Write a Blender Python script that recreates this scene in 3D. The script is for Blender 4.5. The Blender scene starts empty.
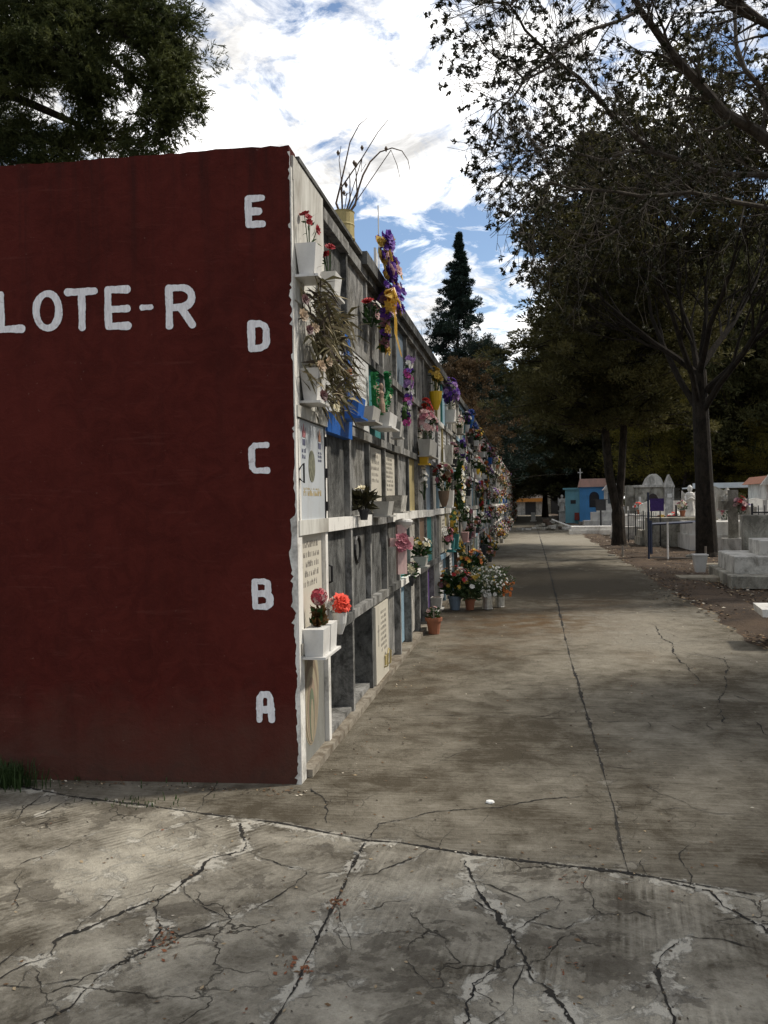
import bpy, math, random
import numpy as np
from mathutils import Vector, Matrix
PI = math.pi
SC = bpy.context.scene
COL = SC.collection
rnd = random.Random(7)

# ------------------------------------------------------------ camera
F = 840.0
EYE = Vector((0, 0, 1.55))
RC = (Matrix.Rotation(math.radians(9.73), 3, 'Z') @ Matrix.Rotation(math.radians(90 - 0.57), 3, 'X')
      @ Matrix.Rotation(math.radians(-1.0), 3, 'Z'))
cam = bpy.data.cameras.new('camera')
cam.sensor_fit = 'VERTICAL'; cam.sensor_height = 36.0; cam.sensor_width = 27.0
cam.lens = 36.0 * F / 1024.0
cam.clip_end = 3000; cam.clip_start = 0.05
co = bpy.data.objects.new('camera', cam); COL.objects.link(co)
co.matrix_world = Matrix.Translation(EYE) @ RC.to_4x4()
SC.camera = co

def ray(u, v):
    return RC @ Vector(((u - 384) / F, -(v - 512) / F, -1.0))
def G(u, v, z=0.0):
    d = ray(u, v); t = (z - EYE.z) / d.z
    return EYE + d * t
def Wp(u, v, x=-1.265):
    d = ray(u, v); t = (x - EYE.x) / d.x
    return EYE + d * t
def Dp(u, v, dep):
    return EYE + ray(u, v) * dep

# ------------------------------------------------------------ render / world
SC.view_settings.view_transform = 'Standard'
SC.view_settings.look = 'None'
SC.view_settings.gamma = 1.0
SC.view_settings.exposure = EXPOSURE = 0.5
SC.render.engine = 'CYCLES'
SC.cycles.max_bounces = 6; SC.cycles.transparent_max_bounces = 8
try:
    SC.cycles.use_denoising = True
except Exception: pass

SUN_AZ = math.radians(68); SUN_EL = math.radians(50)
sdir = Vector((math.sin(SUN_AZ) * math.cos(SUN_EL), math.cos(SUN_AZ) * math.cos(SUN_EL), math.sin(SUN_EL)))
sl = bpy.data.lights.new('sun', 'SUN'); sl.energy = 2.7; sl.angle = math.radians(4.5); sl.color = (1.0, 0.93, 0.82)
so = bpy.data.objects.new('sun', sl); COL.objects.link(so)
so.rotation_euler = (-sdir).to_track_quat('-Z', 'Y').to_euler()

class NT:
    def __init__(s, tree): s.t = tree; s.n = tree.nodes; s.l = tree.links
    def node(s, typ, **kw):
        n = s.n.new(typ)
        for k, v in kw.items():
            if k.startswith('i_'):
                key = k[2:]
                key = int(key) if key.isdigit() else key.replace('_', ' ')
                sock = n.inputs[key]
                if isinstance(v, bpy.types.NodeSocket): s.l.new(v, sock)
                else: sock.default_value = v
            else: setattr(n, k, v)
        return n
    def math(s, op, a, b=0.0, clamp=False):
        n = s.n.new('ShaderNodeMath'); n.operation = op; n.use_clamp = clamp
        for i, v in enumerate((a, b)):
            if isinstance(v, bpy.types.NodeSocket): s.l.new(v, n.inputs[i])
            else: n.inputs[i].default_value = v
        return n.outputs[0]
    def mix(s, f, a, b, blend='MIX'):
        n = s.n.new('ShaderNodeMix'); n.data_type = 'RGBA'; n.blend_type = blend
        for i, v in ((0, f), (6, a), (7, b)):
            if isinstance(v, bpy.types.NodeSocket): s.l.new(v, n.inputs[i])
            elif i == 0: n.inputs[0].default_value = v
            else: n.inputs[i].default_value = (*v[:3], 1)
        return n.outputs[2]
    def ramp(s, f, a, b):
        n = s.n.new('ShaderNodeMapRange'); n.clamp = True
        s.l.new(f, n.inputs[0]); n.inputs[1].default_value = a; n.inputs[2].default_value = b
        return n.outputs[0]
    def noise(s, vec, scale, detail=4, rough=0.55, dist=0.0):
        n = s.n.new('ShaderNodeTexNoise'); n.inputs['Scale'].default_value = scale
        n.inputs['Detail'].default_value = detail; n.inputs['Roughness'].default_value = rough
        n.inputs['Distortion'].default_value = dist
        s.l.new(vec, n.inputs['Vector']); return n.outputs[0]
    def scale(s, vec, sc, rot=(0, 0, 0)):
        n = s.n.new('ShaderNodeMapping'); n.inputs['Scale'].default_value = sc; n.inputs['Rotation'].default_value = rot
        s.l.new(vec, n.inputs['Vector']); return n.outputs[0]

w = bpy.data.worlds.new('World'); SC.world = w; w.use_nodes = True
T = NT(w.node_tree); w.node_tree.nodes.clear()
sky = T.node('ShaderNodeTexSky', sky_type='NISHITA', sun_disc=False)
sky.sun_elevation = SUN_EL; sky.sun_rotation = SUN_AZ
sky.air_density = 1.0; sky.dust_density = 0.6; sky.ozone_density = 1.5
tc = T.node('ShaderNodeTexCoord')
sep = T.node('ShaderNodeSeparateXYZ', i_0=tc.outputs['Generated'])
zz = T.math('ADD', T.math('MAXIMUM', sep.outputs[2], 0.0), 0.22)
px = T.math('DIVIDE', sep.outputs[0], zz); py = T.math('DIVIDE', sep.outputs[1], zz)
cv = T.node('ShaderNodeCombineXYZ', i_0=px, i_1=py, i_2=3.37).outputs[0]
n1 = T.noise(cv, 2.4, 3, 0.5, 0.3)
n2 = T.noise(cv, 8.0, 9, 0.66, 0.6)
m = T.math('ADD', T.math('MULTIPLY', n1, 0.50), T.math('MULTIPLY', n2, 0.62))
# clouds thin out low down in the gap between the trees
low = T.math('MULTIPLY', T.ramp(sep.outputs[2], 0.37, 0.30), T.ramp(sep.outputs[2], 0.20, 0.26))
m = T.math('SUBTRACT', m, T.math('MULTIPLY', low, 0.075))
mask = T.ramp(m, 0.466, 0.592)
n3 = T.noise(cv, 5.2, 8, 0.66, 0.4)
dot = T.node('ShaderNodeVectorMath', operation='DOT_PRODUCT', i_0=tc.outputs['Generated'])
dot.inputs[1].default_value = Vector((.15, .75, .64)).normalized()
glow = T.ramp(dot.outputs['Value'], -0.2, 1.0)
cb = T.math('ADD', T.math('MULTIPLY', T.ramp(n3, 0.34, 0.60), 0.62), 0.40)
cb = T.math('MULTIPLY', cb, T.math('ADD', T.math('MULTIPLY', glow, 0.72), 0.68))
cc = T.node('ShaderNodeCombineXYZ', i_0=T.math('MULTIPLY', cb, 1.0), i_1=T.math('MULTIPLY', cb, 0.985), i_2=T.math('MULTIPLY', cb, 0.965)).outputs[0]
skb = T.node('ShaderNodeVectorMath', operation='MULTIPLY', i_0=sky.outputs[0]); skb.inputs[1].default_value = (1.25, 1.25, 1.25)
SKY_S = 0.085
cdiv = T.node('ShaderNodeVectorMath', operation='SCALE', i_0=cc); cdiv.inputs['Scale'].default_value = 1.0 / SKY_S
colr = T.mix(mask, skb.outputs[0], cdiv.outputs[0])
bg = T.node('ShaderNodeBackground', i_Strength=SKY_S, i_Color=colr)
ow = T.node('ShaderNodeOutputWorld', i_Surface=bg.outputs[0])

# ------------------------------------------------------------ materials
def newmat(name):
    m = bpy.data.materials.new(name); m.use_nodes = True
    m.node_tree.nodes.clear(); t = NT(m.node_tree)
    b = t.node('ShaderNodeBsdfPrincipled'); o = t.node('ShaderNodeOutputMaterial', i_Surface=b.outputs[0])
    return m, t, b, o
def coords(t): return t.node('ShaderNodeNewGeometry').outputs['Position']
def bump(t, b, h, strength, dist=0.01):
    n = t.node('ShaderNodeBump', i_Height=h); n.inputs['Strength'].default_value = strength; n.inputs['Distance'].default_value = dist
    t.l.new(n.outputs[0], b.inputs['Normal'])
MATS = {}
def painted(name, c, dirt=(0.09, 0.08, 0.065), amount=0.5, rough=0.7, sc=6.0, lo=0.45, hi=0.75, stretch=0.35):
    """a coat of paint or plain stuff with uneven grime"""
    if name in MATS: return MATS[name]
    m, t, b, o = newmat(name)
    p = coords(t)
    a = t.noise(t.scale(p, (1, 1, stretch)), sc, 6, 0.65, 0.4)
    a2 = t.noise(p, sc * 9, 4, 0.6)
    f = t.math('MULTIPLY', t.ramp(t.math('ADD', t.math('MULTIPLY', a, 0.8), t.math('MULTIPLY', a2, 0.2)), lo, hi), amount)
    v = t.mix(t.noise(p, sc * 0.6, 3), [x * 0.82 for x in c], [min(1, x * 1.15) for x in c])
    t.l.new(t.mix(f, v, dirt), b.inputs['Base Color'])
    b.inputs['Roughness'].default_value = rough
    bump(t, b, a2, 0.25, 0.004)
    MATS[name] = m; return m
def plain(name, c, rough=0.6, metal=0.0, var=0.25, sc=20, trans=0.0):
    if name in MATS: return MATS[name]
    m, t, b, o = newmat(name)
    p = coords(t)
    f = t.noise(p, sc, 3)
    t.l.new(t.mix(t.ramp(f, 0.3, 0.7), [x * (1 - var) for x in c], [min(1, x * (1 + var)) for x in c]), b.inputs['Base Color'])
    b.inputs['Roughness'].default_value = rough; b.inputs['Metallic'].default_value = metal
    if trans > 0:
        tr = t.node('ShaderNodeBsdfTranslucent'); tr.inputs[0].default_value = (*[min(1, x * 1.4) for x in c], 1)
        ms = t.node('ShaderNodeMixShader'); ms.inputs[0].default_value = trans
        t.l.new(b.outputs[0], ms.inputs[1]); t.l.new(tr.outputs[0], ms.inputs[2]); t.l.new(ms.outputs[0], o.inputs[0])
    MATS[name] = m; return m
def foliage(name, dark, light, sc=0.9, trans=0.25, rough=0.6, tcol=None):
    if name in MATS: return MATS[name]
    m, t, b, o = newmat(name)
    p = coords(t)
    f = t.math('ADD', t.math('MULTIPLY', t.noise(p, sc, 3), 0.55), t.math('MULTIPLY', t.noise(p, sc * 14, 3), 0.45))
    c = t.mix(t.ramp(f, 0.38, 0.64), dark, light)
    t.l.new(c, b.inputs['Base Color']); b.inputs['Roughness'].default_value = rough
    b.inputs['Specular IOR Level'].default_value = 0.15
    tr = t.node('ShaderNodeBsdfTranslucent'); t.l.new(c, tr.inputs[0])
    ms = t.node('ShaderNodeMixShader'); ms.inputs[0].default_value = trans
    t.l.new(b.outputs[0], ms.inputs[1]); t.l.new(tr.outputs[0], ms.inputs[2]); t.l.new(ms.outputs[0], o.inputs[0])
    MATS[name] = m; return m

# ------------------------------------------------------------ mesh tools
def finish(name, me, mats, parent=None, loc=None, smooth=False):
    for m in (mats if isinstance(mats, (list, tuple)) else [mats]): me.materials.append(m)
    if smooth: me.polygons.foreach_set('use_smooth', [True] * len(me.polygons))
    o = bpy.data.objects.new(name, me); COL.objects.link(o)
    if parent: o.parent = parent
    if loc is not None: o.location = loc
    return o
class MB:
    def __init__(s): s.v = []; s.f = []; s.m = []
    def add(s, vs, fs, mi=0):
        k = len(s.v); s.v += [tuple(x) for x in vs]; s.f += [tuple(i + k for i in f) for f in fs]; s.m += [mi] * len(fs); return s
    def box(s, x0, x1, y0, y1, z0, z1, mi=0, rot=0, taper=0, top=None):
        """axis box; rot about its centre; taper shrinks the bottom (metres a side)"""
        cx, cy = (x0 + x1) / 2, (y0 + y1) / 2
        hx, hy = (x1 - x0) / 2, (y1 - y0) / 2
        vs = []
        for z, t in ((z0, taper), (z1, 0 if top is None else top)):
            for sx, sy in ((-1, -1), (1, -1), (1, 1), (-1, 1)):
                x, y = sx * (hx - t), sy * (hy - t)
                vs.append((cx + x * math.cos(rot) - y * math.sin(rot), cy + x * math.sin(rot) + y * math.cos(rot), z))
        return s.add(vs, [(3, 2, 1, 0), (4, 5, 6, 7), (0, 1, 5, 4), (1, 2, 6, 5), (2, 3, 7, 6), (3, 0, 4, 7)], mi)
    def tube(s, pts, rad, n=6, mi=0, cap=True):
        pts = [Vector(p) for p in pts]; rad = rad if hasattr(rad, '__len__') else [rad] * len(pts)
        k = len(s.v); prev = None
        for i, p in enumerate(pts):
            d = (pts[min(i + 1, len(pts) - 1)] - pts[max(i - 1, 0)]).normalized()
            a = d.cross(Vector((0, 0, 1)) if abs(d.z) < 0.95 else Vector((1, 0, 0))).normalized() if prev is None else (prev - d * prev.dot(d)).normalized()
            prev = a; b = d.cross(a)
            for j in range(n):
                q = 2 * PI * j / n
                s.v.append(tuple(p + (a * math.cos(q) + b * math.sin(q)) * rad[i]))
        for i in range(len(pts) - 1):
            for j in range(n):
                a0 = k + i * n + j; a1 = k + i * n + (j + 1) % n
                s.f.append((a0, a1, a1 + n, a0 + n)); s.m.append(mi)
        if cap:
            s.f.append(tuple(k + j for j in range(n))[::-1]); s.m.append(mi)
            s.f.append(tuple(k + (len(pts) - 1) * n + j for j in range(n))); s.m.append(mi)
        return s
    def lathe(s, c, prof, n=12, mi=0, sx=1.0, sy=1.0):
        k = len(s.v)
        for r, z in prof:
            for j in range(n):
                q = 2 * PI * j / n
                s.v.append((c[0] + r * math.cos(q) * sx, c[1] + r * math.sin(q) * sy, c[2] + z))
        for i in range(len(prof) - 1):
            for j in range(n):
                a0 = k + i * n + j; a1 = k + i * n + (j + 1) % n
                s.f.append((a0, a1, a1 + n, a0 + n)); s.m.append(mi)
        s.f.append(tuple(k + j for j in range(n))[::-1]); s.m.append(mi)
        s.f.append(tuple(k + (len(prof) - 1) * n + j for j in range(n))); s.m.append(mi)
        return s
    def prism(s, poly, axis, a0, a1, mi=0):
        """2-D outline extruded along an axis ('x': poly=(y,z), 'y': poly=(x,z), 'z': poly=(x,y))"""
        def P(p, a):
            return {'x': (a, p[0], p[1]), 'y': (p[0], a, p[1]), 'z': (p[0], p[1], a)}[axis]
        n = len(poly)
        vs = [P(p, a0) for p in poly] + [P(p, a1) for p in poly]
        return s.add(vs, [tuple(range(n))[::-1], tuple(range(n, 2 * n))] + [(i, (i + 1) % n, n + (i + 1) % n, n + i) for i in range(n)], mi)
    def flower(s, c, d, r, R, mi=0, petals=9, mc=None):
        """a small bloom: two rings of cupped petals round a centre"""
        c = Vector(c); d = Vector(d).normalized()
        a = d.orthogonal().normalized(); b = d.cross(a)
        ph = R.random() * 6
        for ring, (rr, lift, n) in enumerate(((1.0, 0.25, petals), (0.62, 0.6, max(4, petals - 3)))):
            for j in range(n):
                q = ph + ring + 2 * PI * j / n
                e = a * math.cos(q) + b * math.sin(q); t = d.cross(e)
                L = r * rr * R.uniform(0.85, 1.1); wd = L * 2.4 / n + L * 0.12
                s.add([c, c + e * L * 0.6 + t * wd + d * L * lift * .5, c + e * L + d * L * lift, c + e * L * 0.6 - t * wd + d * L * lift * .5], [(0, 1, 2, 3)], mi)
        q = r * 0.25
        s.add([c + a * q + d * q, c + b * q + d * q, c - a * q + d * q, c - b * q + d * q, c + d * q * 2.2], [(0, 1, 4), (1, 2, 4), (2, 3, 4), (3, 0, 4)], mi if mc is None else mc)
        return s
    def leaf(s, p, d, L, wd, R, mi=0, bend=0.25):
        p = Vector(p); d = Vector(d).normalized()
        u = Vector((R.uniform(-1, 1), R.uniform(-1, 1), R.uniform(-1, 1))); t = d.cross(u)
        if t.length < 1e-3: t = d.orthogonal()
        t.normalize(); nrm = t.cross(d)
        m1 = p + d * L * 0.5 + nrm * L * bend * .5
        s.add([p, m1 + t * wd / 2, p + d * L, m1 - t * wd / 2], [(0, 1, 2, 3)], mi); return s
    def build(s, name, mats, parent=None, loc=None, smooth=False):
        me = bpy.data.meshes.new(name); me.from_pydata(s.v, [], s.f); me.polygons.foreach_set('material_index', s.m)
        me.update(); return finish(name, me, mats, parent, loc, smooth)
def np_quads(name, V, mats, parent=None, mi=None, k=4):
    n = len(V); me = bpy.data.meshes.new(name)
    me.vertices.add(n); me.vertices.foreach_set('co', V.astype(np.float32).ravel())
    nf = n // k
    me.loops.add(n); me.loops.foreach_set('vertex_index', np.arange(n, dtype=np.int32))
    me.polygons.add(nf); me.polygons.foreach_set('loop_start', np.arange(0, n, k, dtype=np.int32))
    if mi is not None: me.polygons.foreach_set('material_index', np.asarray(mi, dtype=np.int32))
    me.update(calc_edges=True)
    return finish(name, me, mats, parent)
def tag(o, label=None, cat=None, group=None, kind=None):
    if label: o['label'] = label
    if cat: o['category'] = cat
    if group: o['group'] = group
    if kind: o['kind'] = kind
    return o
def thing(name, label, cat, loc=(0, 0, 0), group=None, rz=0):
    o = bpy.data.objects.new(name, None); COL.objects.link(o); o.location = loc; o.rotation_euler = (0, 0, rz)
    o.empty_display_size = 0.1
    return tag(o, label, cat, group)
def copy_tree(o, parent=None):
    c = o.copy(); COL.objects.link(c)
    if parent: c.parent = parent
    for ch in list(o.children): copy_tree(ch, c)
    return c
# ------------------------------------------------------------ pavement, ground
SEAM = [(0, 783), (68, 796), (156, 807), (219, 816), (271, 822), (365, 840), (400, 843), (472, 855), (576, 867), (628, 873), (768, 897)]
seamW = [G(*p) for p in SEAM]
seamW = [seamW[0] + (seamW[0] - seamW[3]) * 3] + seamW + [seamW[-1] + (seamW[-1] - seamW[-3]) * 5]
sx = np.array([p.x for p in seamW]); sy = np.array([p.y for p in seamW])
JOINT = [(628, 873), (613, 808), (592, 730), (576, 678), (566, 642), (558, 605), (548, 565), (541, 541), (535, 522)]
C1J = [(365, 841), (350, 873), (333, 908), (312, 950), (292, 992), (273, 1024), (262, 1050)]
CR = [  # pixels on the photograph turned into points of the ground, width in mm
 (SEAM, 9, 1), (JOINT, 7, 1),
 (C1J, 7, 1),
 ([(242, 822), (245, 851), (208, 859), (193, 874), (161, 895), (104, 921), (52, 945), (47, 960), (0, 981), (-60, 1000)], 9, 1),
 ([(245, 851), (281, 864), (307, 872), (338, 872)], 5, 0),
 ([(161, 895), (156, 919), (161, 934), (156, 950), (120, 971), (94, 992), (52, 1018), (10, 1050)], 6, 1),
 ([(307, 872), (281, 895), (240, 913), (208, 926), (160, 940)], 4, 0),
 ([(0, 828), (36, 815), (76, 796)], 5, 0), ([(10, 872), (13, 908), (0, 919), (-50, 930)], 4, 0),
 ([(323, 929), (365, 934), (400, 932), (440, 938)], 4, 0), ([(307, 971), (333, 976), (365, 989)], 3, 0),
 ([(436, 850), (399, 866), (368, 876), (355, 872)], 4, 0),
 ([(470, 858), (477, 881), (493, 912), (509, 938), (524, 959), (555, 990), (576, 1014), (590, 1040)], 9, 1),
 ([(509, 938), (498, 964), (472, 1006), (462, 1040)], 6, 1),
 ([(477, 881), (524, 902), (550, 897), (553, 912), (524, 925), (509, 938)], 4, 0),
 ([(584, 871), (581, 886), (602, 912), (639, 912), (670, 923)], 4, 0),
 ([(649, 876), (701, 892), (727, 912), (768, 938), (820, 965)], 7, 1),
 ([(680, 938), (665, 959), (667, 985), (680, 1016), (690, 1050)], 7, 1),
 ([(680, 938), (733, 944), (768, 954)], 4, 0), ([(602, 912), (560, 930), (524, 925)], 3, 0),
 ([(368, 840), (384, 824), (436, 811), (488, 806), (550, 799), (607, 795)], 5, 0),
 ([(368, 717), (472, 715), (587, 720)], 3, 0), ([(592, 722), (680, 722), (768, 728), (850, 733)], 4, 0),
 ([(654, 626), (675, 652), (701, 683)], 6, 0), ([(675, 652), (727, 660)], 5, 0),
 ([(727, 660), (722, 694), (722, 722), (759, 728)], 6, 0), ([(733, 696), (768, 709), (800, 715)], 4, 0), ([(750, 718), (768, 742)], 4, 0),
 ([(307, 786), (325, 799), (328, 822)], 6, 0), ([(224, 783), (208, 799), (200, 812)], 5, 0),
 ([(400, 960), (430, 985), (460, 1000)], 2, 0), ([(600, 1000), (640, 985), (667, 985)], 3, 0),
 ([(90, 835), (60, 850), (10, 872)], 3, 0), ([(430, 765), (470, 745), (500, 742)], 2, 0),
 ([(640, 780), (700, 810), (768, 815)], 2, 0), ([(430, 620), (500, 617), (560, 618)], 5, 0), ([(560, 618), (640, 612), (700, 612)], 5, 0),
]
def rough_line(pts, step, amp, R):
    out = []
    for a, b in zip(pts[:-1], pts[1:]):
        n = max(1, int((b - a).length / step))
        for i in range(n): out.append(a.lerp(b, i / n))
    out.append(pts[-1])
    P = np.array([p[:2] for p in out]); n = len(P)
    off = np.zeros((n, 2))
    for sc, am in ((0.35, 1.0), (0.12, 0.55), (0.04, 0.3), (step, .18)):
        k = max(2, int(n * step / sc) + 2)
        rr = np.array([[R.uniform(-1, 1), R.uniform(-1, 1)] for _ in range(k)])
        t = np.linspace(0, k - 1, n)
        for c in range(2): off[:, c] += am * np.interp(t, np.arange(k), rr[:, c])
    return P + off * amp
R = random.Random(3)
lines = []
for px_, wd, major in CR:
    lines.append((rough_line([G(*p) for p in px_], 0.012 if px_ is not JOINT else 0.03, 0.028 if px_ is not JOINT and px_ is not SEAM and px_ is not C1J else 0.005, R), wd * (.95 if major else .75) / 1000, major))
# hairlines branching off the bigger cracks
for L, wd, major in list(lines):
    if len(L) < 60: continue
    for k in range(max(1, len(L) // 45)):
        i = R.randrange(5, len(L) - 5); p = Vector((L[i][0], L[i][1], 0))
        if p.y > 6.5: continue
        a = R.uniform(0, 2 * PI); pts = [p]
        for q in range(R.randint(2, 5)):
            a += R.uniform(-.6, .6); p = p + Vector((math.cos(a), math.sin(a), 0)) * R.uniform(.06, .16); pts.append(p)
        lines.append((rough_line(pts, 0.012, 0.01, R), 0.0025, 0))
V = []; 
for L, wd, major in lines:
    n = len(L)
    t = np.gradient(L, axis=0); t /= np.linalg.norm(t, axis=1, keepdims=True) + 1e-9
    nr = np.stack([-t[:, 1], t[:, 0]], 1)
    k = max(3, n // 6); wv = np.interp(np.linspace(0, k - 1, n), np.arange(k), [R.choice([.3, .6, .9, 1.0, 1.3, 2.1, 2.6]) * R.uniform(.7, 1.2) for _ in range(k)])
    dist = np.hypot(L[:, 0], L[:, 1]); 
    jit = np.array([R.uniform(.5, 1.5) for _ in range(n)])
    e = np.minimum(1, np.minimum(np.arange(n), np.arange(n)[::-1]) / 8.0 + .15)
    h = wd / 2 * wv * jit * e * (1 + .16 * np.maximum(0, dist - 4.2)).clip(1, 3)
    A = L + nr * h[:, None]; B = L - nr * (h * np.array([R.uniform(.5, 1.5) for _ in range(n)]))[:, None]
    z = np.full((n, 1), 0.003)
    A = np.hstack([A, z]); B = np.hstack([B, z])
    q = np.stack([A[:-1], B[:-1], B[1:], A[1:]], 1).reshape(-1, 3); V.append(q)
V = np.concatenate(V); 
for i in range(0, 1): V[:, 2] += 0
mcr, t, b, o = newmat('crack_dirt')
p = coords(t); t.l.new(t.mix(t.ramp(t.noise(p, 9, 4), .35, .65), (0.006, 0.005, 0.004), (0.026, 0.022, 0.016)), b.inputs['Base Color']); b.inputs['Roughness'].default_value = 1
tag(np_quads('path_cracks', V, mcr), kind='structure')

PATH_R = 2.2
def path_right(y):
    return PATH_R + .28
xs = np.unique(np.concatenate([np.linspace(-9, -3.4, 15), np.arange(-3.4, 2.6, 0.03), np.linspace(2.6, 9, 16)]))
ysl = [-4.0, -2, -1, 0, .6, 1.2]
y = 1.5
while y < 96: ysl.append(y); y += max(0.03, (y - 6) * 0.012)
ys = np.array(ysl)
X, Y = np.meshgrid(xs, ys)
Zz = 0.004 * np.sin(X * 1.3 + Y * .7) * 0
segs = [(L[:-1:3], wd, major) for L, wd, major in lines]
edge = np.zeros_like(X); 
for L, wd, major in lines:
    P = L[::2]; lo = P.min(0) - .15; hi = P.max(0) + .15
    j0, j1 = np.searchsorted(xs, [lo[0], hi[0]]); i0, i1 = np.searchsorted(ys, [lo[1], hi[1]])
    if j1 <= j0 or i1 <= i0: continue
    sub = np.stack([X[i0:i1, j0:j1].ravel(), Y[i0:i1, j0:j1].ravel()], 1)
    dm = np.full(len(sub), 9.0)
    for c in range(0, len(P), 40):
        pc = P[c:c + 41]
        dm = np.minimum(dm, np.sqrt(((sub[:, None] - pc[None]) ** 2).sum(2)).min(1))
    e = np.exp(-dm / (0.035 if major else 0.018)) * (1.0 if major else .6)
    edge[i0:i1, j0:j1] = np.maximum(edge[i0:i1, j0:j1], e.reshape(i1 - i0, j1 - j0))
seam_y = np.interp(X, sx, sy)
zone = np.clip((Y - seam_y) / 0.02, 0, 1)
jw = sorted([G(*q) for q in [(365, 841), (359, 861), (333, 908), (312, 950), (292, 992), (262, 1050)]], key=lambda q: q.y)
east = (X > np.interp(Y, [q.y for q in jw], [q.x for q in jw])).astype(float)
# worn (+) and darker (-) slab areas; farther on, painted sunlight and tree shade
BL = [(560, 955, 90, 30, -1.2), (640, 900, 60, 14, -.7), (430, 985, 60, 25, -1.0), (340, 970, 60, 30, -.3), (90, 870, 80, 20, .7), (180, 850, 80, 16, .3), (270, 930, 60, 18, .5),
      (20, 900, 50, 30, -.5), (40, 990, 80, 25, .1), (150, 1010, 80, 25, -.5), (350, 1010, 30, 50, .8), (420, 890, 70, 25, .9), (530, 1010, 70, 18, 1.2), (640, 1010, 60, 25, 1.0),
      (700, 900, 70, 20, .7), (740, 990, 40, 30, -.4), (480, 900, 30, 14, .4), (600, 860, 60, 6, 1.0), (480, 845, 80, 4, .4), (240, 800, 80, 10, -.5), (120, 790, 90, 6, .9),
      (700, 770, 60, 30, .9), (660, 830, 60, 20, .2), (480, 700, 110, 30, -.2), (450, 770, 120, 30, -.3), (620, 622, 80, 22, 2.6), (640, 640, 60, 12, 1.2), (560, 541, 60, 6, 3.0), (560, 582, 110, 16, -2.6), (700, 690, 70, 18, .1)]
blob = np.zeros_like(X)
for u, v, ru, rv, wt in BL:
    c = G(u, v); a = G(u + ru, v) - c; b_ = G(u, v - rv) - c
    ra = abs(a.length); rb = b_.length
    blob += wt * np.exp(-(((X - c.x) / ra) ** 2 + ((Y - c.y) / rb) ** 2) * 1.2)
brown = np.zeros_like(X)
for u, v, ru, rv, wt in [(530, 622, 90, 14, 1.4), (600, 604, 50, 8, .8), (500, 650, 50, 10, .4), (640, 655, 30, 8, .4), (450, 650, 30, 40, .3)]:
    c = G(u, v); ra = (G(u + ru, v) - c).length; rb = (G(u, v - rv) - c).length
    brown += wt * np.exp(-(((X - c.x) / ra) ** 2 + ((Y - c.y) / rb) ** 2) * 1.2)
# face selection: the cross path (y < 4.62) and the long path along the wall
ni, nj = X.shape
idx = np.arange(ni * nj).reshape(ni, nj)
xc = (xs[:-1] + xs[1:]) / 2; yc = (ys[:-1] + ys[1:]) / 2
XC, YC = np.meshgrid(xc, yc)
pr = np.array([path_right(v) for v in yc])[:, None]
keep = ((YC < 4.62) | ((XC > -1.6) & (XC < pr)))
q = np.stack([idx[:-1, :-1], idx[:-1, 1:], idx[1:, 1:], idx[1:, :-1]], 2)[keep]
me = bpy.data.meshes.new('concrete_path')
me.vertices.add(ni * nj); me.vertices.foreach_set('co', np.stack([X, Y, Zz], 2).astype(np.float32).ravel())
nf = len(q); me.loops.add(nf * 4); me.loops.foreach_set('vertex_index', q.astype(np.int32).ravel())
me.polygons.add(nf); me.polygons.foreach_set('loop_start', np.arange(0, nf * 4, 4, dtype=np.int32)); me.update(calc_edges=True)
for nm, arr in (('edge', edge), ('zone', zone), ('blob', blob), ('brown', brown), ('east', east)):
    at = me.attributes.new(nm, 'FLOAT', 'POINT'); at.data.foreach_set('value', arr.astype(np.float32).ravel())
mp, t, b, o = newmat('old_concrete')
p = coords(t)
A = lambda n: t.node('ShaderNodeAttribute', attribute_name=n).outputs['Fac']
nz = t.math('SUBTRACT', 1.0, A('zone'))
big = t.noise(p, 1.0, 4, 0.6, 0.5); mid = t.noise(p, 4.6, 8, 0.70, 0.4); fine = t.noise(p, 38, 6, 0.75); grit = t.noise(p, 150, 3, 0.7)
flake = t.noise(p, 7.5, 9, 0.74, 0.9)
# ribs left by the tined finish: irregular streaks, turned from slab to slab
def ribs(deg, off):
    v = t.scale(p, (1, 1, 1), (0, 0, math.radians(-deg)))
    st = t.noise(t.scale(v, (2.2, 62, 1)), 1.0, 3, .55, .15)
    wv = t.node('ShaderNodeTexWave', i_Vector=v, wave_type='BANDS', bands_direction='Y'); wv.inputs['Scale'].default_value = 9.5; wv.inputs['Distortion'].default_value = 2.2; wv.inputs['Detail'].default_value = 3; wv.inputs['Detail Scale'].default_value = 1.3; wv.inputs['Detail Roughness'].default_value = .6
    return t.math('ADD', t.math('MULTIPLY', t.math('SUBTRACT', st, .5), 1.5), t.math('MULTIPLY', t.math('SUBTRACT', wv.outputs['Fac'], .5), .30))
r1 = ribs(47, 0); r2 = ribs(84, 1); mxr = t.node('ShaderNodeMix'); t.l.new(A('east'), mxr.inputs[0]); t.l.new(r1, mxr.inputs[2]); t.l.new(r2, mxr.inputs[3])
ribm = t.math('MULTIPLY', t.math('MULTIPLY', t.ramp(t.noise(p, 1.7, 3, .5), .42, .60), t.ramp(t.noise(p, 6.5, 5, .7), .38, .60)), t.math('MULTIPLY', nz, 1.3))
rib = t.math('MULTIPLY', mxr.outputs[0], ribm)
brsh = t.math('SUBTRACT', t.noise(t.scale(p, (2.2, 34, 1), (0, 0, 0.02)), 1.6, 5, .65), .5)
brs = t.math('MULTIPLY', t.math('MULTIPLY', brsh, A('zone')), .30)
s_ = t.math('ADD', t.math('MULTIPLY', big, .50), t.math('MULTIPLY', mid, .50))
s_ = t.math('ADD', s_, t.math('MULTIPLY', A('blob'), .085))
s_ = t.math('ADD', s_, t.math('MULTIPLY', rib, .17))
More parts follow.
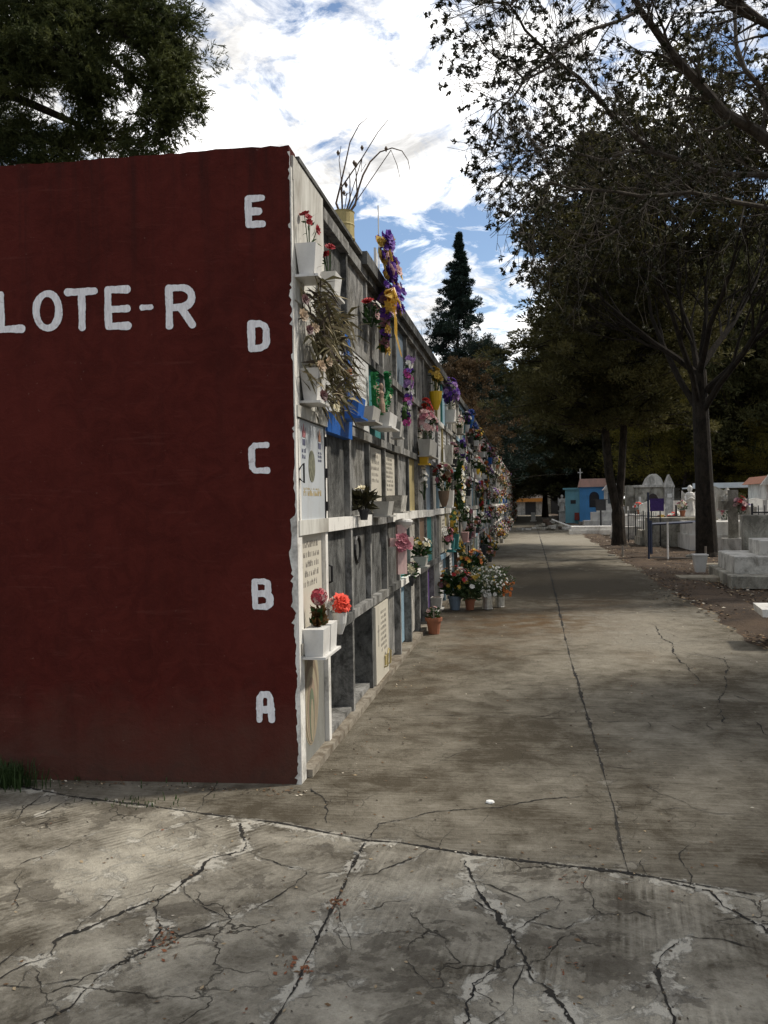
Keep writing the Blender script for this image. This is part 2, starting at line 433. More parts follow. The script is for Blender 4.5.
span = t.math('MULTIPLY', A('east'), nz)
s_ = t.math('ADD', s_, t.math('MULTIPLY', span, .025))
s_ = t.math('ADD', s_, brs)
s_ = t.math('ADD', s_, t.math('MULTIPLY', t.math('SUBTRACT', fine, .5), .20))
soft = t.ramp(s_, .40, .66)
k_ = t.math('ADD', t.math('MULTIPLY', flake, .60), t.math('MULTIPLY', big, .22))
k_ = t.math('ADD', k_, t.math('MULTIPLY', A('blob'), .05)); k_ = t.math('ADD', k_, t.math('MULTIPLY', rib, .06))
k_ = t.math('ADD', k_, t.math('MULTIPLY', A('edge'), t.math('MULTIPLY', t.ramp(t.noise(p, 5, 4, .6), .36, .60), .26)))
k_ = t.math('SUBTRACT', k_, t.math('MULTIPLY', A('zone'), .035))
crisp = t.ramp(k_, .478, .520)
c = t.mix(soft, (0.078, 0.066, 0.047), (0.43, 0.395, 0.32))
c = t.mix(t.math('MULTIPLY', crisp, t.math('ADD', .42, t.math('MULTIPLY', nz, .40))), c, (0.50, 0.47, 0.40))
# darker islands of the old topping, with a crisp broken outline
isl = t.ramp(t.math('ADD', t.math('MULTIPLY', t.noise(p, 2.1, 9, .68, .5), 1.0), t.math('MULTIPLY', A('blob'), -.07)), .555, .575)
c = t.mix(t.math('MULTIPLY', isl, t.math('ADD', .12, t.math('MULTIPLY', nz, .48))), c, (.075, .064, .049))
# hairline crazing
vd = t.node('ShaderNodeVectorMath', operation='ADD', i_0=p); nv = t.node('ShaderNodeTexNoise', i_Vector=p); nv.inputs['Scale'].default_value = 5; nv.inputs['Detail'].default_value = 5
sc_ = t.node('ShaderNodeVectorMath', operation='SCALE', i_0=nv.outputs[1]); sc_.inputs['Scale'].default_value = .30; t.l.new(sc_.outputs[0], vd.inputs[1])
vo = t.node('ShaderNodeTexVoronoi', feature='DISTANCE_TO_EDGE', i_Vector=vd.outputs[0]); vo.inputs['Scale'].default_value = 2.6
hair = t.math('MULTIPLY', t.ramp(vo.outputs['Distance'], .011, .003), t.math('MULTIPLY', t.ramp(t.noise(p, 1.3, 3), .50, .58), t.math('ADD', .25, t.math('MULTIPLY', nz, .6))))
c = t.mix(hair, c, (.03, .026, .02))
c = t.mix(t.math('MULTIPLY', A('brown'), t.math('MULTIPLY', t.ramp(t.noise(p, 4, 5, .6), .3, .6), .75)), c, (0.16, 0.092, 0.040))
c = t.mix(t.math('MULTIPLY', t.ramp(grit, .55, .75), .45), c, (.045, .038, .03))
c = t.mix(t.math('MULTIPLY', t.ramp(t.noise(p, 95, 3, .7), .60, .72), .30), c, (.42, .40, .35))
c = t.mix(t.math('MULTIPLY', t.ramp(t.noise(p, 17, 4, .6), .64, .70), .4), c, (.045, .04, .033))
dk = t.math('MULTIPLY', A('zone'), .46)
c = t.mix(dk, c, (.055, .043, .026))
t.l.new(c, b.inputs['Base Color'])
b.inputs['Roughness'].default_value = .92
b.inputs['Specular IOR Level'].default_value = .2
h = t.math('ADD', t.math('MULTIPLY', fine, .5), t.math('MULTIPLY', rib, .55)); h = t.math('ADD', h, t.math('MULTIPLY', mid, .9)); h = t.math('ADD', h, t.math('MULTIPLY', grit, .25))
h = t.math('SUBTRACT', h, t.math('MULTIPLY', A('edge'), .5)); h = t.math('SUBTRACT', h, t.math('MULTIPLY', crisp, .25)); h = t.math('SUBTRACT', h, hair)
bump(t, b, h, .9, .02)
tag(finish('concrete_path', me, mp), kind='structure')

# bare earth, one sheet to the horizon
gx = np.unique(np.concatenate([[-1500, -400, -120, -50], np.linspace(-30, 1.6, 17), np.arange(1.65, 3, .05), np.arange(3, 9, .12), np.linspace(9, 40, 32), [60, 120, 400, 1500]]))
gy = np.unique(np.concatenate([[-1500, -300, -60], np.linspace(-20, 3, 12), np.arange(3, 22, .15), np.linspace(22, 100, 90), [150, 300, 800, 2500]]))
GX, GY = np.meshgrid(gx, gy)
GZ = -0.035 + 0.03 * np.sin(GX * 1.9 + GY * .6) * np.sin(GY * 1.3) * (GX > 2.3) * (GX < 40) * (GY > 3) * (GY < 100)
ed = (GX - PATH_R - .06 * np.sin(GY * 1.7) - .05 * np.sin(GY * 4.3 + 1) - .03 * np.sin(GY * 9.1))
GZ = np.where((GY > 4.6) & (GY < 100) & (GX > 1.6) & (GX < 3.2), np.maximum(GZ, -.035) * np.clip(abs(ed - .6), 0, 1) + np.clip(.055 * ed + .004, -.05, .032), GZ)
ni, nj = GX.shape; idx = np.arange(ni * nj).reshape(ni, nj)
q = np.stack([idx[:-1, :-1], idx[:-1, 1:], idx[1:, 1:], idx[1:, :-1]], 2).reshape(-1, 4)
me = bpy.data.meshes.new('ground'); me.from_pydata(np.stack([GX, GY, GZ], 2).reshape(-1, 3).tolist(), [], q.tolist())
mg, t, b, o = newmat('bare_earth')
p = coords(t); a = t.noise(p, 1.2, 6, .65); f = t.noise(p, 30, 5, .7)
c = t.mix(t.ramp(a, .35, .65), (0.036, 0.022, 0.012), (0.090, 0.057, 0.032))
c = t.mix(t.math('MULTIPLY', t.ramp(f, .55, .75), .5), c, (0.13, 0.09, 0.052))
c = t.mix(t.math('MULTIPLY', t.ramp(t.noise(p, 60, 3, .7), .6, .7), .5), c, (0.03, 0.022, 0.015))
t.l.new(c, b.inputs['Base Color']); b.inputs['Roughness'].default_value = 1; bump(t, b, t.math('ADD', a, f), .8, .04)
tag(finish('ground', me, mg), kind='structure')

# leaf litter on the earth and small scraps on the path
def litter(name, pts, s0, s1, mats, R, probs=None):
    Vq = []; mi = []
    for (x, y, z) in pts:
        a = R.uniform(0, 2 * PI); s = R.uniform(s0, s1) ; w2 = s * R.uniform(.3, .6); tl = R.uniform(-.5, .5) * s * .5
        dx, dy = math.cos(a), math.sin(a)
        Vq += [(x - dx * s / 2, y - dy * s / 2, z + .003), (x + dy * w2 / 2, y - dx * w2 / 2, z + .003 + abs(tl)), (x + dx * s / 2, y + dy * s / 2, z + .004 + max(0, tl)), (x - dy * w2 / 2, y + dx * w2 / 2, z + .003)]
        mi.append(R.choices(range(len(mats)), probs)[0])
    return np_quads(name, np.array(Vq), mats, mi=mi)
R = random.Random(11)
pts = []
for i in range(21000):
    yy = 5.5 + 45 * R.random() ** 1.7; xx = 2.3 + R.random() ** 1.3 * (2 + yy * .35)
    zz_ = -0.035 + 0.03 * math.sin(xx * 1.9 + yy * .6) * math.sin(yy * 1.3)
    pts.append((xx, yy, zz_ + .022 + (.035 if xx < 3.2 else 0)))
for i in range(900):   # a pale scatter by the step tomb
    c = G(R.gauss(705, 22), R.gauss(592, 7), 0); pts.append((c.x, c.y, .006))
lm = [plain('dry_leaf_brown', (.13, .075, .035), .9), plain('dry_leaf_tan', (.33, .25, .15), .9), plain('dry_leaf_dark', (.04, .028, .018), .9), plain('petal_pale', (.5, .45, .36), .9)]
tag(litter('leaf_litter', pts, .03, .075, lm, R, (5, 2, 4, .8)), 'brown and tan fallen leaves scattered over the bare earth', 'leaf litter', kind='stuff')
pts = []
for i in range(900):
    yy = 2.2 + 16 * R.random() ** 1.5; xx = R.uniform(-1.15, 2.1); pts.append((xx, yy, 0))
for i in range(420):
    yy = 4.6 + 20 * R.random() ** 1.4; pts.append((-1.16 + abs(R.gauss(0, .18)), yy, 0))
for i in range(200): pts.append((PATH_R - abs(R.gauss(0, .2)), 5 + 20 * R.random(), 0))
for i in range(260): pts.append((R.uniform(-3.1, -1.2), 4.40 - abs(R.gauss(0, .05)), 0))
for i in range(330): yy = R.uniform(1.9, 4); pts.append((R.uniform(-2.4, 1.6), yy, 0))
tag(litter('path_litter', pts, .007, .026, lm, R, (4, 1.2, 3, 1.2)), 'tiny leaf and petal scraps scattered on the concrete path', 'leaf scraps', kind='stuff')
pts = []
for (u, v, n, s) in ((338, 903, 46, 5), (163, 940, 46, 5.5), (303, 970, 34, 4.5), (122, 778, 10, 3), (195, 779, 9, 3), (276, 795, 8, 3), (575, 880, 12, 7), (560, 965, 14, 9)):
    for i in range(n): sp_ = s * (1 if i % 3 else 3.2); pts.append(tuple(G(R.gauss(u, sp_), R.gauss(v, sp_ * .7))))
for i in range(70): pts.append((R.uniform(-3, 1.6), R.uniform(2.1, 7.5), 0))
tag(litter('dead_leaves', pts, .008, .028, [plain('rusty_leaf', (.17, .06, .025), .9), lm[0]], R, (3, 2)), 'rust coloured dead leaves caught in the joints of the front slabs', 'dead leaves', kind='stuff')
m = MB(); c = G(490, 803); m.lathe(c, [(.004, 0), (.02, .004), (.017, .012), (.004, .016)], 7, sx=1.2); m.build('pebble', plain('white_stone', (.75, .74, .70), .7))
tag(bpy.data.objects['pebble'], 'small white pebble lying alone on the dark concrete path', 'pebble')
# crumbs of broken concrete and grit lying along the cracks
R = random.Random(19); m = MB()
for L, wd, major in lines:
    if not major: continue
    for i in range(0, len(L), 3):
        if L[i][1] > 9 or L[i][1] < 1.6 or R.random() > .5 * (1 + 1.5 * math.sin(i * .03)): continue
        s_ = R.uniform(.002, .006) * (1 + 1.4 * (R.random() < .06)); x, yy = L[i][0] + R.gauss(0, .011), L[i][1] + R.gauss(0, .011); a = R.uniform(0, 3)
        m.box(x - s_, x + s_, yy - s_ * .7, yy + s_ * .7, .001, .001 + s_ * R.uniform(.5, 1.1), R.choice([0, 0, 1, 2]), a, 0, s_ * .25)
tag(m.build('crack_grit', [plain('grit_pale', (.30, .28, .24), .95), plain('grit_brown', (.12, .095, .065), .95), plain('grit_dark', (.05, .043, .035), .95)]), 'crumbs of broken concrete lying along the cracks of the path', 'grit', kind='stuff')
# grass tuft against the red wall
def grass(name, c, n, spread, h, R, mat, lab):
    m = MB()
    for i in range(n):
        x = c.x + R.gauss(0, spread); yy = c.y + R.gauss(0, spread * .35); a = R.uniform(0, 2 * PI); L = h * R.uniform(.4, 1.1); ln = R.uniform(.1, .8)
        p0 = Vector((x, yy, 0)); p1 = p0 + Vector((math.cos(a) * L * ln * .3, math.sin(a) * L * ln * .3, L * .6)); p2 = p0 + Vector((math.cos(a) * L * ln, math.sin(a) * L * ln, L * (1 - ln * .4)))
        s = Vector((-math.sin(a), math.cos(a), 0)) * .0028
        m.add([p0 - s, p0 + s, p1 + s, p1 - s, p2], [(0, 1, 2, 3), (3, 2, 4)])
    tag(m.build(name, mat), lab, 'grass', kind='stuff')
gm = foliage('grass_green', (.02, .035, .012), (.05, .085, .025), 8, .2)
cg = Vector((-2.92, 4.28, 0)); grass('grass_tuft', cg, 420, .10, .17, R, gm, 'dark green grass tuft growing against the red wall')
grass('wall_weeds', G(180, 782), 34, .28, .05, R, gm, 'sparse tiny weeds along the foot of the red wall'); grass('crack_weeds', G(140, 803), 60, .14, .03, R, gm, 'tiny weeds growing in the joint before the red wall'); grass('weeds', G(75, 779), 50, .07, .035, R, gm, 'low weeds in the gap beside the grass tuft'); 
# ------------------------------------------------------------ columbarium
X0 = -1.265
def divy(k): return 4.53 if k == 0 else 5.22 + 0.765 * (k - 1)
NC = 112
LV = [0.05, 0.745, 1.42, 2.08, 2.72, 3.40]
ROW = 'ABCDE'
def concrete(name, a, b_, streak=0.6, sc=4.0):
    if name in MATS: return MATS[name]
    m, t, b, o = newmat(name); p = coords(t)
    n = t.noise(t.scale(p, (1, 1, .6)), sc * 1.5, 8, .72, .6); f = t.noise(p, 40, 4, .7)
    c = t.mix(t.ramp(t.math('ADD', t.math('MULTIPLY', n, .8), t.math('MULTIPLY', f, .2)), .42, .58), a, b_)
    st = t.noise(t.scale(p, (1, 1, .13)), 9, 6, .7, .5)
    c = t.mix(t.math('MULTIPLY', t.ramp(st, .52, .62), streak * .5), c, [x * .4 for x in a])
    c = t.mix(t.math('MULTIPLY', t.ramp(t.noise(p, sc * .5, 3), .50, .64), .12), c, [b_[0] * .9, b_[1] * .80, b_[2] * .60])
    t.l.new(c, b.inputs['Base Color']); b.inputs['Roughness'].default_value = .95; b.inputs['Specular IOR Level'].default_value = .2
    bump(t, b, t.math('ADD', n, f), .6, .012); MATS[name] = m; return m
M_CD = concrete('concrete_dark', (.040, .040, .038), (.145, .145, .138))
M_CM = concrete('concrete_grey', (.085, .084, .078), (.30, .295, .28))
M_CL = concrete('concrete_pale', (.20, .19, .17), (.52, .50, .45), .45)
M_WH = painted('white_limewash', (.74, .72, .67), (.17, .155, .13), .8, .85, 6, .49, .66, .4)
M_BL = painted('blue_gloss', (.012, .11, .42), (.02, .04, .10), .5, .45, 5)
M_TEAL = painted('teal_paint', (.03, .20, .20), (.05, .07, .06), .6)
M_LB = painted('pale_blue_paint', (.22, .34, .42), (.10, .10, .10), .5)
M_GB = painted('grey_blue_paint', (.15, .20, .25), (.08, .08, .08), .5)
M_OC = painted('ochre_paint', (.42, .34, .15), (.12, .10, .07), .5)
M_PU = painted('purple_paint', (.13, .06, .24), (.05, .04, .06), .4)
M_PK = painted('dusty_pink_paint', (.50, .30, .28), (.14, .1, .09), .5)
M_BR = painted('brown_board', (.20, .13, .08), (.06, .05, .04), .5)
M_BK = plain('black_iron', (.015, .015, .016), .5, .3)
M_CR = painted('cream_marble', (.60, .56, .47), (.22, .20, .16), .45, .4, 5, .5, .78, .5)
M_MW = painted('white_marble', (.64, .64, .62), (.25, .25, .24), .35, .4, 5, .52, .8, .5)
M_INK = plain('engraved_ink', (.22, .20, .17), .8)
M_MET = painted('pale_enamel', (.50, .53, .55), (.25, .20, .13), .5, .4, 5, .5, .75, .25)
M_PW = painted('white_plastic', (.66, .65, .62), (.30, .27, .22), .4, .5, 9)
M_PG = painted('grey_planter', (.36, .35, .32), (.14, .13, .11), .6, .8, 8)
M_TC = painted('terracotta', (.33, .12, .06), (.10, .07, .05), .5, .8, 9)
M_YP = painted('yellow_plastic', (.75, .48, .02), (.30, .20, .05), .3, .5, 9)
M_DK = plain('dark_pot', (.03, .03, .032), .6)
# red end wall paint
M_RED, t, b, o = newmat('oxblood_paint'); p = coords(t)
n = t.noise(t.scale(p, (1, 1, .8)), 1.3, 6, .62, .4); f = t.noise(p, 60, 4, .65); hs = t.noise(t.scale(p, (1.2, 1, 11)), 2.4, 5, .65, .3)
tr = t.noise(t.scale(p, (1, 1, 1), (0, .5, 0)), 7, 7, .7, 1.2)
c = t.mix(t.ramp(n, .36, .64), (.056, .0090, .0064), (.080, .0134, .0098))
c = t.mix(t.math('MULTIPLY', t.ramp(tr, .40, .66), .35), c, (.13, .024, .017))
sepz = t.node('ShaderNodeSeparateXYZ', i_0=p)
hz = t.math('ADD', sepz.outputs[2], t.math('MULTIPLY', t.math('SUBTRACT', t.noise(p, 5, 6, .7), .5), .7))
c = t.mix(t.math('MULTIPLY', t.ramp(hz, .55, .02), .55), c, (.105, .058, .042))
c = t.mix(t.math('MULTIPLY', t.math('MULTIPLY', t.ramp(hz, .30, .0), t.ramp(tr, .45, .6)), .5), c, (.045, .030, .024))
c = t.mix(t.math('MULTIPLY', t.ramp(hs, .60, .70), .22), c, (.15, .048, .038))
dr = t.noise(t.scale(p, (1, 1, .05)), 11, 5, .7)
topm = t.ramp(t.math('ADD', sepz.outputs[2], t.math('MULTIPLY', t.noise(t.scale(p, (1, 1, .02)), 6, 3), 1.6)), 3.3, 4.5)
c = t.mix(t.math('MULTIPLY', t.math('MULTIPLY', t.ramp(dr, .48, .66), t.math('ADD', .25, topm)), .6), c, (.030, .010, .008))
c = t.mix(t.math('MULTIPLY', t.ramp(t.noise(p, 34, 4, .7), .70, .73), .5), c, (.24, .16, .13))
c = t.mix(t.math('MULTIPLY', t.ramp(t.noise(p, 120, 2, .6), .66, .76), .25), c, (.02, .008, .006))
t.l.new(c, b.inputs['Base Color']); b.inputs['Roughness'].default_value = .85; b.inputs['Specular IOR Level'].default_value = .12
bump(t, b, t.math('ADD', t.math('ADD', n, t.math('MULTIPLY', tr, .5)), t.math('MULTIPLY', f, .25)), .8, .018)
# white plaster of the first bays: thin grey bleed-through and scratches
M_PL, t, b, o = newmat('old_white_plaster'); p = coords(t)
n = t.noise(t.scale(p, (1, 1, .5)), 3.2, 7, .66, .5)
c = t.mix(t.ramp(n, .44, .66), (.58, .57, .52), (.30, .28, .24)); c = t.mix(t.math('MULTIPLY', t.ramp(t.noise(t.scale(p, (1, 1, .12)), 9, 5), .55, .75), .5), c, (.17, .15, .12))
t.l.new(c, b.inputs['Base Color']); b.inputs['Roughness'].default_value = .9; bump(t, b, n, .4, .01)

CB = thing('columbarium', 'long wall of burial niches with oxblood red end marked LOTE-R', 'columbarium', (X0, 4.5, 0))
def part(mb, name, mats, parent=CB, **k):
    o = mb.build(name, mats, parent, **k); o.matrix_parent_inverse = Matrix.Translation(-parent.location) if parent.parent is None else Matrix.Identity(4)
    return o
END = divy(NC)
SK = 0.066; WID = 3.1
def endy(x): return 4.50 + SK * (x - X0)      # the end wall runs slightly out of square
m = MB()
# core behind the niches (stands back of the end wall)
m.prism([(X0 - .75, 4.64), (X0 - .75, END), (X0 - WID, END), (X0 - WID, 4.45)], 'z', 0, 3.38)
part(m, 'back_wall', M_CM)
# end wall with a slightly uneven top edge
N = 60; R = random.Random(5)
topz = [3.53 + .003 * math.sin(i * .5) + R.uniform(-.004, .004) + (.007 if i > 42 else 0) - .0004 * (N - i) for i in range(N + 1)]
m = MB(); xe = X0 - .004
def xx(i): return xe - (WID - .004) * (1 - i / N)
for i in range(N):
    a, c_ = xx(i), xx(i + 1)
    m.add([(a, endy(a), 0), (c_, endy(c_), 0), (c_, endy(c_), topz[i + 1]), (a, endy(a), topz[i]), (a, endy(a) + .13, 0), (c_, endy(c_) + .13, 0), (c_, endy(c_) + .13, topz[i + 1]), (a, endy(a) + .13, topz[i])],
          [(0, 1, 2, 3), (5, 4, 7, 6), (3, 2, 6, 7), (1, 0, 4, 5)])
m.add([(xe, endy(xe), 0), (xe, endy(xe) + .13, 0), (xe, endy(xe) + .13, topz[-1]), (xe, endy(xe), topz[-1])], [(0, 1, 2, 3)])
a = xx(0); m.add([(a, endy(a), 0), (a, endy(a) + .13, 0), (a, endy(a) + .13, topz[0]), (a, endy(a), topz[0])], [(3, 2, 1, 0)])
END_WALL = part(m, 'end_wall', M_RED)
# ragged white strip where the limewash laps round the corner
m = MB(); zs = [0.0]; 
while zs[-1] < 3.5: zs.append(min(3.5, zs[-1] + R.uniform(.008, .03)))
w0 = None; prevw = .03
for z0, z1 in zip(zs[:-1], zs[1:]):
    base = .003 if z0 > 1.75 else (.010 if z0 > 1.45 else (.034 if z0 > .95 else .020))
    nw = max(.002, base * (1 + .35 * math.sin(z0 * 9) * math.sin(z0 * 23 + 1)) + R.uniform(-.004, .004) + (R.random() < .08) * .014)
    x1 = X0 + .004
    m.add([(x1 - prevw, endy(x1 - prevw) - .004, z0), (x1, endy(x1) - .004, z0), (x1, endy(x1) - .004, z1), (x1 - nw, endy(x1 - nw) - .004, z1)], [(0, 1, 2, 3)])
    prevw = nw
m.box(X0 - .0035, X0 + .004, 4.503, 4.602, 0, 3.42); part(m, 'limewash_edge', M_WH)
# roof slab, mossy and weathered
m = MB(); R = random.Random(9)
yk = 4.635
while yk < END:
    y1 = min(END, yk + R.uniform(1.2, 2.6)); o_ = R.uniform(0, .015)
    m.box(X0 - WID - .03, X0 + (.012 if yk < 5.1 else .055) + o_, yk, y1 - .004, 3.43 if yk > 5.1 else 3.50, 3.525 + R.uniform(0, .012)); yk = y1
part(m, 'roof_slab', M_CD)
m = MB(); m.box(X0 - .1, X0 + .035, 4.62, END, -.03, .045); part(m, 'kerb', concrete('kerb_concrete', (.14, .115, .085), (.30, .27, .22), .3))
# the frame: slabs and dividers bay by bay
R = random.Random(21)
FM = [M_CM, M_CD, M_CL, M_WH, M_PL, M_BL, M_TEAL, M_OC, M_LB, M_PK]
def slab_mat(k, l):      # bay k (1..), level l (0..5)
    if k == 1: return 4
    if l == 3 and k == 2: return 5
    if l == 4 and k == 2: return 5
    if l == 2: return 3 if (k <= 3 or 5 <= k <= 9) else (0 if k == 4 else R.choice([0, 3, 2, 3, 2]))
    if l == 1 and k in (6, 7): return 3
    if k <= 10: return R.choice([0, 0, 1])
    return R.choice([0, 0, 1, 2, 3, 2, 3, 3, 9, 8])
def div_mat(k, r):
    if k == 0: return 3
    if k == 1: return 3 if r < 3 else 4
    if r == 3 and k == 2: return 5
    if k <= 6: return R.choice([0, 0, 1, 0])
    if k <= 9: return R.choice([0, 0, 2, 0, 3])
    return R.choice([0, 0, 1, 2, 3, 3, 3, 6, 7, 8, 2, 9])
m = MB()
for k in range(1, NC + 1):
    y0, y1 = divy(k - 1), divy(k)
    for l in range(1, 6):
        th = .065 if l < 5 else .08
        if l == 3 and k == 2: th = .13
        if l == 2: th = .085
        zc = LV[l] + (.0 if k > 12 else R.uniform(-.006, .006)); pr = X0 + .008 + R.uniform(0, .008)
        m.box(X0 - .76, pr, y0 + .001, y1 - .001, zc - th / 2, zc + th / 2, slab_mat(k, l))
for k in range(NC + 1):
    y = divy(k); wd = .055 if k > 1 else .06
    for r in range(5):
        y0 = y - wd / 2 + R.uniform(-.006, .006); wd2 = wd + R.uniform(-.006, .008)
        if k == 0: y0 = y - .02; wd2 = .06
        m.box(X0 - .755, X0 - R.uniform(0, .006), y0, y0 + wd2, LV[r] - .005 if r else .0, LV[r + 1] - .02, div_mat(k, r))
part(m, 'frame', FM)

# ---- niche panels
def textlines(m, xf, ya, yb, z0, z1, n, mi, R, hh=.45, dens=.8):
    """worn lettering too small to read: rows of short ink strokes standing 1 mm proud"""
    for i in range(n):
        zc = z1 - (z1 - z0) * (i + .5) / n; h = (z1 - z0) / n * hh
        y = ya + R.uniform(0, .12) * (yb - ya); ye = yb - R.uniform(0, .2) * (yb - ya)
        while y < ye:
            L = R.uniform(.6, 1.5) * h
            if R.random() < dens:
                m.box(xf - .0005, xf + .001, y, min(ye, y + L * .35), zc - h / 2, zc + h / 2, mi)
                if R.random() < .6: m.box(xf - .0005, xf + .001, y + L * .4, min(ye + .01, y + L * .75), zc - h / 2 + (h * .6 if R.random() < .5 else 0), zc - h / 2 + h * (1 if R.random() < .5 else .3) + h * .3, mi)
            y += L * R.uniform(.9, 1.3)
FILL = {
 (1, 0): 'mural', (2, 0): 'open', (3, 0): 'deep', (4, 0): 'plaque_out', (5, 0): 'cm', (6, 0): 'lb', (7, 0): 'cl', (8, 0): 'black', (9, 0): 'pu', (10, 0): 'cl',
 (1, 1): 'cream_text', (2, 1): 'cd_handle', (3, 1): 'cd_ring', (4, 1): 'cd', (5, 1): 'cd', (6, 1): 'teal', (7, 1): 'cl', (8, 1): 'br', (9, 1): 'teal', (10, 1): 'cm',
 (1, 2): 'metal', (2, 2): 'cd', (3, 2): 'cm', (4, 2): 'plaque', (5, 2): 'plaque', (6, 2): 'cm', (7, 2): 'oc', (8, 2): 'cm', (9, 2): 'gb', (10, 2): 'cl',
 (1, 3): 'plaster', (2, 3): 'white_text', (3, 3): 'white_text_out', (4, 3): 'teal', (5, 3): 'cm', (6, 3): 'cm', (7, 3): 'cm', (8, 3): 'plaque', (9, 3): 'cm', (10, 3): 'white',
 (1, 4): 'plaster_full', (2, 4): 'cd', (3, 4): 'cm', (4, 4): 'cm', (5, 4): 'cd', (6, 4): 'gb', (7, 4): 'cm', (8, 4): 'cm', (9, 4): 'cd', (10, 4): 'cm'}
SIMPLE = {'cd': M_CD, 'cm': M_CM, 'cl': M_CL, 'lb': M_LB, 'gb': M_GB, 'pu': M_PU, 'oc': M_OC, 'br': M_BR, 'teal': M_TEAL, 'black': M_DK, 'white': M_WH}
R = random.Random(33)
far = MB(); FARM = [M_CM, M_CD, M_CL, M_WH, M_CR, M_MW, M_TEAL, M_LB, M_OC, M_PK, M_BR, M_GB, M_INK]
for k in range(1, NC + 1):
    for r in range(5):
        y0, y1 = divy(k - 1) + .028, divy(k) - .028; z0, z1 = LV[r] + .03, LV[r + 1] - .03
        xr = X0 - .026 - R.uniform(0, .025)
        if k > 20:
            mi = R.choices(range(12), (5, 3, 3, 2, 2.5, 2.5, .7, .8, .7, .6, .6, .8))[0]
            if mi in (4, 5, 3) : far.box(xr - .1, X0 - .01, y0 + .03, y1 - .03, z0 + .03, z1 - .03, mi); textlines(far, X0 - .01, y0 + .15, y1 - .15, z0 + .2, z1 - .1, 4, 12, R) if k < 34 else None
            else: far.box(xr - .1, xr, y0 - .01, y1 + .01, z0 - .01, z1 + .01, mi)
            continue
        kind = FILL.get((k, r)) or R.choices(['cm', 'cd', 'cl', 'plaque', 'plaque_out', 'white', 'teal', 'lb', 'oc', 'gb', 'br', 'white_text'], (4, 2, 3, 4, 3, 1.5, .9, .9, .8, .8, .5, 3))[0]
        m = MB(); yc = (y0 + y1) / 2; zc = (z0 + z1) / 2
        if kind in SIMPLE:
            d = .0 if r else .03
            m.box(xr - .1 - d, xr - d, y0 - .012, y1 + .012, z0 - .012, z1 + .012); 
            o = part(m, 'niche_panel', SIMPLE[kind]); continue
        if kind in ('cd_handle', 'cd_ring'):
            m.box(xr - .1, xr, y0 - .012, y1 + .012, z0 - .012, z1 + .012); o = part(m, 'niche_panel', M_CD)
            h = MB()
            if kind == 'cd_handle': h.tube([(xr, yc - .2, zc - .05), (xr + .03, yc - .2, zc - .04), (xr + .03, yc - .2, zc + .06), (xr, yc - .2, zc + .07)], .008, 5)
            else: h.tube([(xr + .006, yc + .1 * math.cos(a), zc + .12 + .1 * math.sin(a)) for a in np.linspace(0, 2 * PI, 17)], .012, 5)
            hh = h.build('handle' if kind == 'cd_handle' else 'ring', M_BK, o)
            continue
        if kind == 'open':
            m.box(X0 - .70, X0 - .66, y0 - .01, y1 + .01, z0 - .01, z1); part(m, 'niche_panel', M_CD)
            m = MB(); m.box(X0 - .66, X0 - .02, y0 - .005, y1 + .005, z0 - .03, z0); m.box(X0 - .5, X0 - .2, y0 + .12, y0 + .5, z0, z0 + .09, 0, .3); m.box(X0 - .30, X0 - .12, y0 + .2, y0 + .36, z0, z0 + .05, 0, -.4); part(m, 'niche_floor', M_CM); continue
        if kind == 'deep':
            m.box(X0 - .30, X0 - .22, y0 - .01, y1 + .01, z0 - .01, z1); m.box(X0 - .22, X0 - .03, y0 - .005, y1 + .005, z0 - .03, z0 + .01); part(m, 'niche_panel', M_CM); continue
        if kind == 'plaster_full':
            m.box(X0 - .09, X0 + .010, y0 - .02, y1 + .03, z0 - .04, 3.495); part(m, 'niche_panel', M_PL); continue
        if kind == 'plaster':
            m.box(X0 - .09, X0 - .006, y0 - .01, y1 + .01, z0 - .01, z1 + .01); part(m, 'niche_panel', M_PL); continue
        if kind == 'mural':
            xf = X0 - .03
            m.box(xf - .05, xf, y0, y1, z0 - .04, z1 + .01, 0)
            cols = [(.20, 1), (.165, 2), (.14, 1), (.10, 3), (.06, 4), (.035, 1)]
            for i, (rw, mi) in enumerate(cols):
                # tall nested arches, plain generic shapes in faded paint
                L = [(yc - .02 + rw * math.sin(a) * (1.0 if math.cos(a) < 0 else .92), zc + (.02 - .03 * i) + (.30 - .035 * i) * -math.cos(a)) for a in np.linspace(0, 2 * PI, 26)[:-1]]
                m.prism([(p_[0], p_[1]) for p_ in L], 'x', xf - .001, xf + .0012 * (i + 1), mi)
            mats = [painted('mural_ground', (.20, .20, .18), (.09, .08, .06), .7, .8, 9), painted('mural_cream', (.33, .28, .19), (.12, .09, .06), .8, .8, 9), painted('mural_brown', (.20, .15, .10), (.1, .07, .05), .7, .8, 9), painted('mural_rose', (.28, .21, .15), (.11, .09, .06), .8, .8, 9), painted('mural_green', (.13, .16, .10), (.08, .08, .05), .7, .8, 9)]
            part(m, 'niche_panel', mats, )['label'] = 'faded painted panel with nested cream arches'; continue
        if kind == 'metal':
            xf = X0 - .002
            y0 -= .01; y1 += .0
            m.box(xf - .04, xf, y0 + .012, y1 - .012, z0 + .012, z1 - .012, 0)
            for (a, b1, c1, d1) in ((y0, y1, z0 - .004, z0 + .012), (y0, y1, z1 - .012, z1 + .004), (y0, y0 + .012, z0 + .012, z1 - .012), (y1 - .012, y1, z0 + .012, z1 - .012)):
                m.box(xf - .04, xf + .006, a, b1, c1, d1, 1)
            ov = [(yc - .01 + .075 * math.cos(a), zc + .03 + .095 * math.sin(a)) for a in np.linspace(0, 2 * PI, 25)[:-1]]
            m.prism(ov, 'x', xf, xf + .003, 2)
